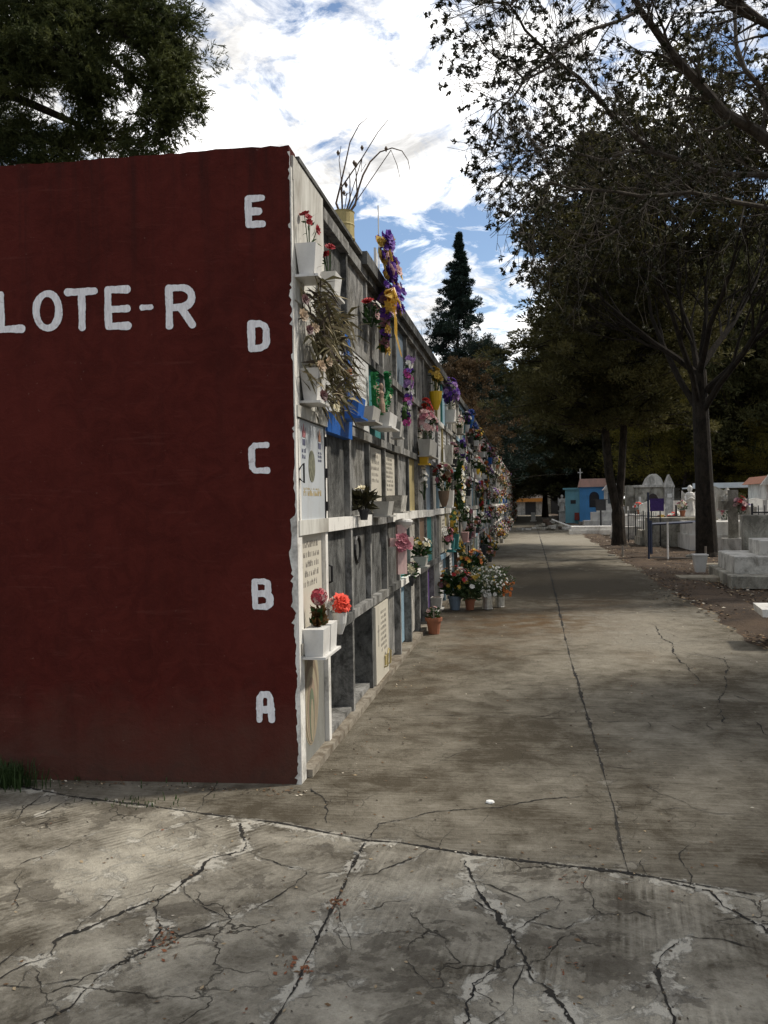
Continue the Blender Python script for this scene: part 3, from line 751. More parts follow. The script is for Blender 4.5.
            for cy, mi in ((yc - .18, 4), (yc + .19, 5)):      # two small crests
                m.prism([(cy - .045, zc + .25), (cy - .03, zc + .19), (cy + .03, zc + .19), (cy + .045, zc + .25), (cy + .02, zc + .215), (cy, zc + .27), (cy - .02, zc + .215)], 'x', xf, xf + .002, mi)
                m.box(xf, xf + .002, cy - .03, cy + .03, zc + .145, zc + .18, 3)
                textlines(m, xf + .0005, cy - .05, cy + .05, zc + .06, zc + .13, 2 if mi == 4 else 3, 3, R, .6, 1)
            textlines(m, xf + .0005, y0 + .07, y1 - .04, zc - .15, zc - .115, 1, 6, R, .8, 1); textlines(m, xf + .0005, y0 + .07, y1 - .04, zc - .112, zc - .10, 1, 6, R, .8, .6)
            o = part(m, 'niche_door', [M_MET, M_BK, plain('oval_photo', (.17, .17, .12), .5, 0, .5, 30), plain('crest_blue', (.09, .095, .15)), plain('crest_red', (.36, .14, .15)), plain('crest_rust', (.30, .15, .09)), plain('old_gold', (.42, .33, .17))]); o['label'] = 'pale enamel door with black frame, oval picture and two crests'
            h = MB(); 
            for zc2 in (zc + .2, zc - .0, zc - .21): h = MB(); h.box(xf + .0, xf + .014, y1 + .002, y1 + .03, zc2 - .03, zc2 + .03); h.build('hinge', M_BK, o)
            h = MB(); h.tube([(xf + .006, y0 + .015, zc + .0), (xf + .028, y0 + .035, zc + .035), (xf + .028, y0 + .035, zc - .075), (xf + .006, y0 + .015, zc - .05)], .006, 5); h.build('handle', M_BK, o)
            continue
        # inscribed plaques
        outp = kind in ('plaque_out', 'white_text_out')
        xf = X0 + .012 if outp else X0 - .03
        mat = M_MW if 'white' in kind else M_CR
        if kind == 'cream_text': mat = M_CR; yy0, yy1, zz0, zz1 = y0, y1, z0 + .0, z1
        elif kind == 'white_text': yy0, yy1, zz0, zz1 = y0 + .005, y1 - .005, z0 + .02, z1
        elif k <= 9: yy0, yy1, zz0, zz1 = y0 + .03, y1 - .05, z0 + (.02 if r else -.03), z1 - .02
        else: yy0, yy1, zz0, zz1 = y0 + .06, y1 - .06, z0 + .04, z1 - .04
        m.box(X0 - .09, xf, yy0, yy1, zz0, zz1, 0)
        tw = yy1 - yy0; th = zz1 - zz0
        dense = (k, r) in ((4, 0), (5, 2))
        textlines(m, xf, yy0 + tw * (.36 if (k, r) in ((4, 0), (3, 3)) else .22), yy1 - tw * .12, zz0 + th * (.34 if dense else .45), zz1 - th * .08, 8 if dense else 5, 1, R, .5, .95)
        # a small praying figure or cross beside the text
        cy = yy0 + tw * .2; cz = zz0 + th * .62
        m.box(xf - .0005, xf + .0015, cy - .009, cy + .009, cz - .10, cz + .08, 1); m.box(xf - .0005, xf + .0014, cy - .035, cy - .0095, cz + .02, cz + .04, 1); m.box(xf - .0005, xf + .0014, cy + .0095, cy + .035, cz + .02, cz + .04, 1)
        o = part(m, 'niche_panel', [mat, M_INK]); o['label'] = 'marble slab with faint engraved lines of text'
        if (k, r) == (4, 0):
            h = MB(); h.tube([(xf, yc + .05, z0 + .05), (xf + .03, yc + .05, z0 + .06), (xf + .035, yc + .05, z0 + .17), (xf + .03, yc + .12, z0 + .2), (xf + .035, yc + .2, z0 + .17), (xf + .03, yc + .2, z0 + .06), (xf, yc + .2, z0 + .05)], .008, 5); h.box(xf, xf + .01, yc + .07, yc + .18, z0 + .06, z0 + .14)
            h.build('vase_holder', M_OC, o)
        if kind == 'cd': pass
o = part(far, 'far_niche_panels', FARM); o['kind'] = 'stuff'

# ---- painted letters on the end wall, one mesh a letter, from a stroke outline
def sdf_seg(P, a, b_):
    a = np.array(a); b_ = np.array(b_); ab = b_ - a
    t_ = np.clip(((P - a) @ ab) / (ab @ ab + 1e-12), 0, 1)
    return np.linalg.norm(P - (a + t_[:, None] * ab), axis=1)
def letter(name, strokes, w, h, sw, u0, z0, label, R, square=False):
    """strokes: polylines in letter units; sw stroke width; centre of the letter at wall coordinate u0 (m left of corner), z0"""
    cell = .004; nx = int(w / cell) + 10; nz = int(h / cell) + 10
    gx_ = (np.arange(nx + 1) - 5) * cell; gz_ = (np.arange(nz + 1) - 5) * cell
    XX, ZZ = np.meshgrid(gx_, gz_); P = np.stack([XX.ravel(), ZZ.ravel()], 1)
    wob = .0015 * (np.sin(P[:, 0] * 90 + z0 * 7) + np.sin(P[:, 1] * 70 + u0 * 9))
    def S(P):
        d = np.full(len(P), 9.)
        for s in strokes:
            pts_ = [(x * w, y * h) for x, y in s]
            for a, b_ in zip(pts_[:-1], pts_[1:]): d = np.minimum(d, sdf_seg(P, a, b_))
        wb = .0018 * (np.sin(P[:, 0] * 41 + z0 * 7) + np.sin(P[:, 1] * 33 + u0 * 9 + P[:, 0] * 20)) + .0005 * (np.sin(P[:, 0] * 190 + P[:, 1] * 90 + u0 * 5) + np.sin(P[:, 1] * 230 - P[:, 0] * 120))
        return d - sw / 2 + wb
    C = P.reshape(nz + 1, nx + 1, 2); cen = (C[:-1, :-1] + C[1:, 1:]) / 2
    inside = S(cen.reshape(-1, 2)).reshape(nz, nx) < 0
    sd = S(P); e = 1e-4
    gr = np.stack([(S(P + [e, 0]) - sd) / e, (S(P + [0, e]) - sd) / e], 1)
    idm = np.arange((nz + 1) * (nx + 1)).reshape(nz + 1, nx + 1)
    cnt = np.zeros((nz + 1, nx + 1)); 
    for a in (0, 1):
        for c_ in (0, 1): cnt[a:nz + a, c_:nx + c_] += inside
    bnd = ((cnt > 0) & (cnt < 4)).ravel()
    P2 = P.copy(); P2[bnd] -= gr[bnd] * sd[bnd][:, None]
    q = np.stack([idm[:-1, :-1], idm[:-1, 1:], idm[1:, 1:], idm[1:, :-1]], 2)[inside]
    used = np.unique(q); mp_ = {int(v): i for i, v in enumerate(used)}
    V_ = []
    for v in used:
        x = X0 - u0 - w / 2 + P2[v, 0]; V_.append((x, endy(x) - .0035, z0 - h / 2 + P2[v, 1]))
    F_ = [tuple(mp_[int(i)] for i in f) for f in q]
    me = bpy.data.meshes.new(name); me.from_pydata(V_, [], F_); me.update()
    o = finish(name, me, M_LET, CB); o.matrix_parent_inverse = Matrix.Translation(-CB.location); o['label'] = label
    return o
M_LET, t, b, o = newmat('letter_white'); p = coords(t)
c = t.mix(t.ramp(t.noise(t.scale(p, (3, 1, .6)), 26, 6, .75, .4), .38, .66), (.86, .86, .87), (.64, .62, .64)); sz = t.noise(t.scale(p, (1, 1, 1), (0, .6, 0)), 16, 5, .7, 1.0)
c = t.mix(t.math('MULTIPLY', t.ramp(sz, .60, .68), .35), c, (.25, .17, .17)); t.l.new(c, b.inputs['Base Color']); b.inputs['Roughness'].default_value = .8
def arc(cx, cy, rx, ry, a0, a1, n=14): return [(cx + rx * math.cos(math.radians(a)), cy + ry * math.sin(math.radians(a))) for a in np.linspace(a0, a1, n)]
EE = [[(0, 0), (0, 1)], [(0, 1), (1, 1)], [(0, .5), (.75, .5)], [(0, 0), (1, 0)]]
EF = [[(0, 0), (0, 1)], [(0, 1), (1, 1)], [(0, .47), (1, .47)], [(0, 0), (1, 0)]]
def solve(u, v):      # photo pixel -> (metres left of the corner, height) on the end wall plane
    d = ray(u, v); n_ = Vector((SK, -1, 0)); t_ = (Vector((X0, 4.5, 0)) - EYE).dot(n_) / d.dot(n_); q_ = EYE + d * t_
    return X0 - q_.x, q_.z
def put(ch, strokes, u0, u1, v0, v1, sw, label):
    a = solve(u0, (v0 + v1) / 2); b_ = solve(u1, (v0 + v1) / 2); c_ = solve((u0 + u1) / 2, v0); d_ = solve((u0 + u1) / 2, v1)
    W_ = a[0] - b_[0] - sw; H_ = c_[1] - d_[1] - sw
    letter('letter', strokes, W_, H_, sw, (a[0] + b_[0]) / 2, (c_[1] + d_[1]) / 2, label, R)
SW = .042
put('L', [[(0, 1), (0, 0)], [(0, 0), (1, 0)]], -2, 25, 291, 333, SW, 'white painted letter L')
put('O', [arc(.5, .5, .5, .5, 0, 360, 28)], 33, 63, 290, 332, SW, 'white painted letter O')
put('T', [[(.5, 0), (.5, 1)], [(0, 1), (1, 1)]], 65, 99, 288, 331, SW, 'white painted letter T')
put('E', EF, 105, 131, 286, 330, SW, 'white painted letter E of LOTE')
put('-', [[(0, .5), (1, .5)]], 139.5, 154, 303.5, 311.5, .036, 'white painted dash')
put('R', [[(0, 0), (0, 1)], [(0, 1), (.5, 1)] , arc(.5, .74, .5, .26, 90, -90), [(.5, .48), (0, .46)], [(.45, .48), (1, 0)]], 166, 196, 284, 329, SW, 'white painted letter R')
put('E', EE, 245, 266, 195, 228, .038, 'white painted row letter E')
put('D', [[(0, 0), (0, 1)], [(0, 1), (.6, 1), (.9, .9), (1, .75), (1, .25), (.9, .1), (.6, 0), (0, 0)]], 248, 270, 320, 352, .040, 'white painted row letter D')
put('C', [[(1, 1), (.2, 1), (0, .85), (0, .15), (.2, 0), (1, 0)]], 249, 270, 442, 474, .036, 'white painted row letter C')
put('B', [[(0, 0), (0, 1)], [(0, 1), (.6, 1), (.88, .92), (.9, .62), (.7, .52), (0, .52)], [(.7, .52), (1, .4), (1, .12), (.75, 0), (0, 0)]], 252, 273, 578, 610, .036, 'white painted row letter B')
put('A', [[(0, 0), (.06, .85), (.25, 1), (.75, 1), (.92, .85), (1, 0)], [(0, .4), (1, .4)]], 256, 275, 691, 723, .036, 'white painted row letter A')
# ------------------------------------------------------------ flowers and vases on the wall
GRN = foliage('flower_leaf', (.015, .035, .012), (.05, .10, .03), 12, .15)
DRY = foliage('dried_leaf', (.055, .048, .022), (.19, .165, .085), 12, .15)
PC = {'darkred': (.28, .006, .012), 'red': (.36, .015, .018), 'coral': (.75, .07, .035), 'pink': (.46, .16, .20), 'palepink': (.58, .38, .36), 'white': (.78, .76, .70), 'cream': (.66, .60, .42), 'yellow': (.62, .42, .06),
      'purple': (.11, .03, .30), 'lilac': (.36, .20, .45), 'orange': (.50, .15, .03), 'blue': (.04, .09, .32), 'rust': (.25, .09, .03), 'magenta': (.45, .06, .25), 'gold': (.50, .33, .06), 'drybrown': (.16, .10, .05), 'mauve': (.22, .10, .13)}
def petal(c): return plain('petal_' + c, PC[c], .7, 0, .3, 60, .12)
def wplanter(m, x0, y, z, wy=.2, dx=.16, h=.17, lip=.012, mi=0):
    """square planter, narrower at the foot, standing on a thin foot plate"""
    m.box(x0, x0 + dx, y - wy / 2, y + wy / 2, z + .014, z + h, mi, 0, .018)
    m.box(x0 - .0, x0 + dx + .012, y - wy / 2 - .012, y + wy / 2 + .012, z, z + .014, mi)
def flowers_mb(c, rx, ry, rz_, n, fs, ncol, R, up=.35, near=True, fm0=0, drop=0.0):
    m = MB(); sp = []
    for i in range(n):
        a = R.uniform(0, 2 * PI); cz = R.uniform(-.5, 1); rr = math.sqrt(max(0, 1 - cz * cz)) * R.uniform(.55, 1)
        d = Vector((rr * math.cos(a), rr * math.sin(a), cz * R.uniform(.7, 1)))
        p = Vector((c[0] + d.x * rx, c[1] + d.y * ry, c[2] + d.z * rz_))
        dd = (d + Vector((.3, -.25, up))).normalized(); sp.append(p)
        m.flower(p, dd, fs * R.uniform(.75, 1.2), R, i % ncol if ncol > 1 else 0, 9 if near else 6)
    return m, sp
def bouquet(name, label, cat, base, r, h, cols, n, fs, R, cont='planter', mat=None, group=None, leaf=GRN, nleaf=40, ch=.17, leafL=.09, near=True, rx=None, wy=.2, stems=True, merge=False, dxp=.15):
    base = Vector(base)
    zt = ch if cont else 0
    cen = (0, 0, zt + h * .6); rx = rx or r
    fl, sp = flowers_mb(cen, rx, r, h * .55, n, fs, len(cols), R, near=near)
    lf = MB()
    for i in range(nleaf):
        a = R.uniform(0, 2 * PI); q = R.uniform(.2, .9); p = Vector((math.cos(a) * rx * q * .6, math.sin(a) * r * q * .6, zt + h * R.uniform(0, .75)))
        d = Vector((math.cos(a) * R.uniform(.4, 1), math.sin(a) * R.uniform(.4, 1), R.uniform(-.2, 1)))
        lf.leaf(p, d, leafL * R.uniform(.6, 1.3), leafL * .28, R)
    if stems:
        for p in sp[:14]: lf.tube([(p.x * .15, p.y * .15, zt * .8), (p.x * .6, p.y * .6, (zt + p.z) * .5), tuple(p)], .003, 3, 0, False)
    cm = None
    if cont:
        cm = MB()
        if cont == 'planter': wplanter(cm, -.5 * dxp, 0, 0, wy, dxp, ch)
        elif cont == 'pot': cm.lathe((0, 0, 0), [(ch * .33, 0), (ch * .46, ch * .8), (ch * .53, ch * .8), (ch * .55, ch), (ch * .47, ch), (ch * .42, ch * .85)], 14)
        elif cont == 'tin': cm.lathe((0, 0, 0), [(ch * .36, 0), (ch * .36, ch * .03), (ch * .34, ch * .05), (ch * .34, ch * .95), (ch * .36, ch), (ch * .32, ch), (ch * .31, ch * .9)], 14)
        elif cont == 'cup': cm.lathe((0, 0, 0), [(ch * .12, 0), (ch * .30, ch * .5), (ch * .36, ch), (ch * .31, ch), (ch * .25, ch * .6)], 14)
    cmats = [petal(c) for c in cols]
    if merge:
        M_ = MB(); M_.add(fl.v, [], 0)
        M_ = MB(); 
        def app(src, off):
            k = len(M_.v); M_.v += src.v; M_.f += [tuple(i + k for i in f) for f in src.f]; M_.m += [x + off for x in src.m]
        app(fl, 0); app(lf, len(cols)); mats = cmats + [leaf]
        if cm: app(cm, len(mats)); mats = mats + [mat or M_PW]
        o = M_.build(name, mats, None, base); return tag(o, label, cat, group)
    t_ = thing(name, label, cat, base, group)
    if n <= 18:
        per = len(fl.f) // n; 
        for i in range(n):
            fs_ = fl.f[i * per:(i + 1) * per]; lo = min(min(f) for f in fs_); hi = max(max(f) for f in fs_); mi_ = fl.m[i * per]
            q = MB(); q.v = fl.v[lo:hi + 1]; q.f = [tuple(j - lo for j in f) for f in fs_]; q.m = [0] * per; q.build('bloom', cmats[mi_], t_)
    else: fl.build('blooms', cmats, t_)
    lf.build('leaves', leaf, t_)
    if cm: cm.build({'planter': 'planter', 'pot': 'pot', 'tin': 'tin', 'cup': 'vase'}[cont], mat or M_PW, t_)
    return t_
def wall_at(u, v, off=.09): return Wp(u, v, X0 + off)
R = random.Random(77)
CA = 'flowers'
bouquet('rose_planter', 'white planter with three red roses high on the plaster beside the red end wall', CA, wall_at(310, 281, .07), .05, .22, ['darkred'], 4, .030, R, 'planter', M_PW, nleaf=9, ch=.19, wy=.18, leafL=.05, dxp=.12)
bouquet('rose_planter', 'lower white planter with dark red roses under the roof slab, second niche', CA, wall_at(330, 301, .07), .045, .17, ['darkred'], 5, .032, R, 'planter', M_PW, nleaf=8, ch=.16, wy=.18, leafL=.05, dxp=.12)
# big dried bouquet hanging on the first two bays of row D
def dry_bouquet():
    t_ = thing('dried_bouquet', 'big tangle of dried palm leaves and flowers hanging in row D', 'dried flowers', wall_at(318, 350, .06))
    c0 = t_.location; lf = MB(); R = random.Random(4)
    pts = [(307, 290, 15), (312, 312, 22), (322, 330, 22), (318, 350, 20), (335, 330, 14), (330, 370, 24), (320, 392, 16), (340, 356, 4), (306, 370, 12), (310, 340, 16), (338, 385, 14), (300, 395, 8), (330, 402, 10)]
    for (u, v, k) in pts:
        p0 = wall_at(u + 3, v, .07) - c0
        for i in range(k * 5):
            d = Vector((R.uniform(-.1, 1), R.uniform(-.75, 1), R.uniform(-1.1, .75))).normalized(); L = R.uniform(.07, .20)
            q = p0 + Vector((R.uniform(-.06, .08), R.gauss(0, .05), R.gauss(0, .05)))
            wq = q + d * L + c0
            if wq.y < 4.60 or wq.y > 5.46 - .9 * max(0, 2.55 - wq.z) * 0: continue
            e = d.cross(Vector((R.uniform(-1, 1), R.uniform(-1, 1), R.uniform(-1, 1)))).normalized() * R.uniform(.003, .012)
            drp = Vector((0, 0, -L * .25)); mi = R.choices([0, 1, 2], (6, 2, 2))[0]
            lf.add([q, q + d * L * .5 + e, q + d * L + drp, q + d * L * .5 - e], [(0, 1, 2, 3)], mi)
    lf.build('dried_leaves', [DRY, plain('straw', (.27, .22, .12), .8), plain('dried_dark', (.05, .035, .022), .9)], t_)
    bm_ = [plain('dried_maroon', (.07, .02, .02)), plain('dried_straw', (.30, .21, .13)), petal('orange'), petal('cream')]
    for (u, v, s, mi) in ((302, 300, .05, 0), (300, 316, .06, 1), (335, 358, .045, 0), (318, 366, .06, 1), (346, 371, .045, 2), (312, 328, .05, 1), (326, 362, .05, 1), (320, 396, .06, 0), (333, 408, .05, 3), (306, 330, .05, 0), (340, 340, .04, 3), (336, 395, .06, 1)):
        fl = MB(); fl.flower(wall_at(u + 3, v, .16) - c0, (1, -.6, .2), s * .62, R, 0, 9); fl.build('dried_bloom', bm_[mi], t_)
dry_bouquet()
def box_planter(u, v, w, d, h, mat, label, cat='planter', off=.0, name='wall_planter', taper=True):
    p = Wp(u, v, X0 + off + d / 2); t_ = thing(name, label, cat, p); m = MB()
    wplanter(m, -d / 2, 0, 0, w, d, h); m.build('box', mat, t_)
    s = MB(); s.box(-d / 2 + .02, d / 2 - .02, -w / 2 + .02, w / 2 - .02, h - .03, h + .002); s.build('soil', plain('soil', (.05, .035, .025), .95), t_); return t_
box_planter(314, 405, .2, .11, .2, M_PW, 'white box half hidden behind the dried palm leaves')
box_planter(353, 420, .24, .14, .15, M_BL, 'bright blue planter box in row D beside the dried bouquet')
box_planter(368, 424, .3, .15, .12, M_PG, 'grey box on the ledge below the inscribed marble of row D')
box_planter(385, 430, .4, .16, .13, M_PW, 'long white planter under the teal niche in row D')
# teal niche: green garland with a pale angel figure
def garland(name, label, pts, rad, cols, n, fs, R, leafn=0, leaf=GRN, wd=1.0, cat='garland', ribbon=None):
    P = [Vector(p) for p in pts]; c0 = P[0].copy(); t_ = thing(name, label, cat, c0); m = MB(); lf = MB()
    tot = sum((b_ - a).length for a, b_ in zip(P[:-1], P[1:]))
    def at(s):
        for a, b_ in zip(P[:-1], P[1:]):
            L = (b_ - a).length
            if s <= L: return a.lerp(b_, s / L)
            s -= L
        return P[-1]
    for i in range(n):
        s = tot * (i + R.random()) / n; p = at(s) - c0; a = R.uniform(-2.0, 2.0)
        d = Vector((math.cos(a), math.sin(a), R.uniform(-.3, .4)))
        m.flower(p + d * rad * R.uniform(.4, 1), d, fs * R.uniform(.7, 1.2), R, int(i * len(cols) / n * 3) % len(cols) if wd == 1 else R.randrange(len(cols)), 7)
    for i in range(leafn):
        p = at(tot * R.random()) - c0; a = R.uniform(-2.2, 2.2); d = Vector((math.cos(a), math.sin(a), R.uniform(-.6, .4))); lf.leaf(p + d * rad * .3, d, fs * 2, fs * .6, R)
    core = MB(); core.tube([tuple(q - c0) for q in P], rad * .45, 6); core.build('cord', leaf, t_)
    m.build('blooms', [petal(c) for c in cols], t_)
    if leafn: lf.build('leaves', leaf, t_)
    if ribbon: ribbon(t_, c0)
    return t_
g_ = lambda u, v, off=.06: wall_at(u, v, off)
def angel(t_, c0):
    m = MB(); p = g_(381, 398, .10) - c0
    m.lathe(p, [(.035, -.12), (.032, -.05), (.02, 0), (.025, .04), (.012, .06), (.02, .08), (.021, .10), (.01, .12)], 10)
    m.add([p + Vector((0, .02, .06)), p + Vector((-.02, .11, .12)), p + Vector((-.02, .09, -.06)), p + Vector((0, -.02, .06)), p + Vector((-.02, -.11, .12)), p + Vector((-.02, -.09, -.06))], [(0, 1, 2), (3, 4, 5)])
    m.build('angel_figure', plain('aged_plaster', (.30, .20, .14), .8), t_)
garland('green_garland', 'green tinsel garland round a small angel figure in the teal niche', [g_(373, 372), g_(374, 395), g_(375, 412), g_(383, 412), g_(388, 392), g_(386, 372)], .05, ['cream', 'white'], 18, .02, R, 420, foliage('tinsel_green', (.01, .10, .03), (.03, .25, .08), 20, .1), ribbon=angel)
bouquet('pink_flower_bunch', 'small magenta flower bunch hanging beneath the teal niche', CA, g_(385, 428), .06, .13, ['magenta', 'pink'], 12, .03, R, None, nleaf=14, leafL=.05)
box_planter(397, 439, .12, .1, .16, M_PG, 'small grey box and white votive at the foot of row D, fifth bay')
bouquet('rose_bunch', 'red, white and pink roses with green leaves hanging in row E', CA, g_(371, 327), .07, .2, ['red', 'palepink', 'white'], 7, .04, R, None, nleaf=46, leafL=.08)
# purple and gold arrangement standing on the roof edge
def purple_top():
    c0 = Wp(386, 290, X0 + .02); c0.z = 3.52; t_ = thing('purple_wreath', 'tall purple and gold flower spray standing on the roof edge', 'funeral spray', c0); R = random.Random(6); m = MB()
    a = Wp(380, 240, X0 + .05) - c0; b_ = Wp(391, 308, X0 + .12) - c0
    for i in range(90):
        f = R.random(); p = a.lerp(b_, f) + Vector((R.uniform(-.02, .1), R.gauss(0, .07 + .05 * f), R.gauss(0, .05)))
        m.flower(p, (1, R.uniform(-1, .6), .3), R.uniform(.04, .065), R, R.choices([0, 1, 2], (6, 2.5, 1))[0], 6)
    m.build('blooms', [petal('purple'), petal('gold'), petal('palepink')], t_)
    m = MB(); m.box(-.10, -.08, -.1, .12, .0, .34, 0, .1); m.tube([(-.06, 0, 0), (-.06, .0, .75)], .006, 5); m.build('backing_card', M_PW, t_)
purple_top()
def bow(t_, c0):
    R = random.Random(8); m = MB(); p = Wp(388, 300, X0 + .16) - c0
    for i in range(26):
        a = R.uniform(0, 2 * PI); d = Vector((.5, math.cos(a), math.sin(a))).normalized(); m.leaf(p, d, .12, .07, R, 0, .8)
    for k_ in range(2):
        q = p + Vector((.02, .02 + .05 * k_, 0)); w = Vector((0, .05, -.0))
        pts_ = [q, q + Vector((.03, .03, -.13)), q + Vector((.02, .09, -.26)), q + Vector((.06, .15 - .05 * k_, -.44))]
        for s_, e_ in zip(pts_[:-1], pts_[1:]): m.add([s_ - w, s_ + w, e_ + w, e_ - w], [(0, 1, 2, 3)], 0)
    m.build('ribbon_bow', plain('gold_satin', (.62, .38, .06), .35, 0, .2, 30, .1), t_)
garland('purple_garland', 'purple garland with gold satin bow hanging down row E from the roof', [g_(384, 292), g_(384, 312), g_(383, 330), g_(383, 352)], .05, ['purple', 'mauve', 'gold'], 46, .045, R, 20, ribbon=bow)
garland('lilac_garland', 'lilac and white flower garland hanging across rows E and D', [g_(409, 358), g_(407, 375), g_(408, 392), g_(404, 412), g_(405, 425)], .06, ['lilac', 'white', 'purple', 'magenta'], 60, .035, R, 30)
def yellow_bunch():
    bouquet('yellow_vase', 'yellow hanging vase with yellow flowers high in row E', CA, wall_at(436, 410, .1), .09, .3, ['yellow', 'gold'], 16, .04, R, 'cup', M_YP, nleaf=14, ch=.24)
yellow_bunch()
bouquet('violet_bunch', 'violet flower bunch with white paper in a white planter, row E', CA, wall_at(451, 423, .1), .13, .46, ['purple', 'purple', 'lilac'], 34, .05, R, 'planter', M_PW, nleaf=14, ch=.2)
bouquet('blue_vase_flowers', 'royal blue vase jutting out near the roof edge, right of the violet bunch', CA, wall_at(470, 428, .1), .12, .10, ['blue'], 12, .05, R, 'cup', M_BL, nleaf=5, ch=.26)
bouquet('pink_flower_box', 'long grey box overflowing with pink and white flowers, row D', CA, wall_at(428, 458, .09), .30, .34, ['palepink', 'white', 'pink', 'palepink'], 70, .045, R, 'planter', M_PG, nleaf=20, ch=.2, wy=.75, rx=.12)
bouquet('scarlet_bunch', 'scarlet flowers hanging right behind the pink flower box', CA, wall_at(427, 425, .08), .07, .3, ['red', 'coral'], 14, .045, R, None, nleaf=6)
box_planter(424, 465, .16, .12, .16, M_YP, 'yellow box on the ledge below the pink flower box')
# row C
bouquet('white_rose_bunch', 'cream white roses with spiky dark leaves in a dark pot, row C ledge', CA, wall_at(364, 520, .06), .07, .15, ['cream', 'white'], 4, .048, R, 'pot', M_DK, nleaf=110, ch=.08, leafL=.11, leaf=foliage('dark_spiky', (.02, .022, .012), (.08, .07, .035), 30, .1))
box_planter(383, 517, .26, .15, .13, M_PG, 'low grey concrete planter on the white ledge under two inscribed plaques', name='ledge_planter')
box_planter(397, 513, .34, .15, .16, M_CL, 'wider pale concrete planter right of the low grey one, row C', name='ledge_planter')
t_ = thing('white_bowl', 'round white bowl fixed to the ledge above the pink cross', 'bowl', wall_at(404, 525, .12)); m = MB(); m.lathe((0, 0, 0), [(.03, -.04), (.07, 0), (.085, .03), (.08, .045), (.05, .055), (.02, .06)], 16); m.build('bowl', M_PW, t_)
t_ = thing('pink_cross', 'pale pink flowered cross with a rose, hanging in row B', 'cross', wall_at(401, 574, .09)); m = MB()
t_.rotation_euler = (0, 0, -.85); m.box(0, .03, -.05, .05, 0, .46); m.box(.0, .028, -.13, -.051, .26, .34); m.box(0, .028, .051, .13, .26, .34); m.build('cross', painted('pink_lace', (.66, .46, .43), (.35, .2, .2), .6, .8, 30), t_)
m = MB(); R = random.Random(3)
for i in range(14): m.flower((.05, R.gauss(0, .03), .31 + R.gauss(0, .03)), (1, R.uniform(-.5, .5), R.uniform(-.5, .5)), .045, R, 0, 7)
m.build('rose', petal('pink'), t_)
bouquet('yellow_daisy_bunch', 'yellow and white daisies in a pale planter right of the pink cross, row B', CA, wall_at(421, 567, .09), .12, .20, ['yellow', 'white', 'cream'], 24, .03, R, 'planter', M_PG, nleaf=110, ch=.12, leafL=.1)
bouquet('dark_rose_bunch', 'white and wine flowers low beside the pink cross, row B', CA, wall_at(412, 586, .08), .07, .14, ['cream', 'mauve'], 7, .038, R, 'cup', M_DK, nleaf=30, ch=.1)
bouquet('tinsel_bunch', 'small white flower string on the narrow panel, row C', CA, wall_at(424, 500, .04), .05, .4, ['white'], 14, .03, R, None, nleaf=2)
bouquet('crimson_bunch', 'crimson and pink bouquet in a brown vase, row C, left of the round wreath', CA, wall_at(444, 507, .14), .14, .36, ['red', 'pink', 'drybrown', 'cream'], 24, .05, R, 'cup', M_BR, nleaf=80, ch=.22)
def wreath(u, v, r, label, cols, seed):
    c = wall_at(u, v, .08); t_ = thing('flower_wreath', label, 'wreath', c); R = random.Random(seed); lf = MB(); m = MB()
    for i in range(420):
        a = R.uniform(0, 2 * PI); rr = r * (1 + R.gauss(0, .22)); p = Vector((.02, rr * math.cos(a), rr * math.sin(a))); d = Vector((R.uniform(.1, 1), math.cos(a) + R.uniform(-.8, .8), math.sin(a) + R.uniform(-.8, .8)))
        lf.leaf(p, d, r * .5, r * .14, R)
    for i in range(14):
        a = 2 * PI * i / 14; m.flower((.09, r * math.cos(a) * R.uniform(.6, 1.2), r * math.sin(a) * R.uniform(.6, 1.2)), (1, -.3, .2), r * .24, R, i % len(cols), 8)
    lf.build('leaves', GRN, t_); m.build('blooms', [petal(c_) for c_ in cols], t_)
wreath(457, 486, .27, 'dark green round wreath with white flowers, row C', ['white', 'cream', 'white', 'yellow'], 5)
garland('yellow_garland', 'long yellow and green flower garland trailing from the wreath to the floor bouquets', [g_(454, 512), g_(452, 528), g_(457, 545), g_(464, 560), g_(466, 578)], .10, ['yellow', 'gold', 'cream'], 90, .04, R, 160)
bouquet('pink_low_bunch', 'pink and white bunch hanging beside the yellow garland, row B', CA, wall_at(447, 545, .08), .10, .26, ['pink', 'white'], 14, .05, R, None, nleaf=16)
# row B first bay: twin planter with red hydrangea; vase with carnations
def twin():
    p = wall_at(318, 648, 0.0); t_ = thing('twin_planter', 'white two-part planter holding a red and white hydrangea, row B by the red wall', 'planter', Vector((X0 + .006, 4.86, p.z)))
    m = MB(); m.box(0, .12, -.29, -.12, .014, .165, 0, 0, .008); m.box(0, .12, -.105, .06, .016, .170, 0, 0, .008); m.box(0, .135, -.31, .08, 0, .0135); m.build('box', M_PW, t_)
    R = random.Random(2); fl = MB(); c = Vector((.06, -.14, .335))
    for i in range(80):
        d = Vector((R.gauss(0, 1), R.gauss(0, 1), R.gauss(0, .8))).normalized(); fl.flower(c + Vector((d.x * .042, d.y * .05, d.z * .045)), d, .017, R, 0 if R.random() < .7 else 1, 5)
    fl.build('blooms', [plain('petal_hydrangea', (.42, .05, .07), .7, 0, .3, 60, .1), petal('palepink')], t_)
    lf = MB()
    for i in range(90):
        a = R.uniform(0, 2 * PI); lf.leaf(Vector((.06, -.14, .15)) + Vector((R.gauss(0, .015), R.gauss(0, .025), R.uniform(0, .10))), Vector((math.cos(a) * .5, math.sin(a) * .6, R.uniform(.1, 1.1))), R.uniform(.05, .09), .03, R, R.choice([0, 0, 0, 1]))
    lf.build('leaves', [foliage('bronze_leaf', (.05, .03, .012), (.16, .08, .025), 14, .15), GRN], t_)
twin()
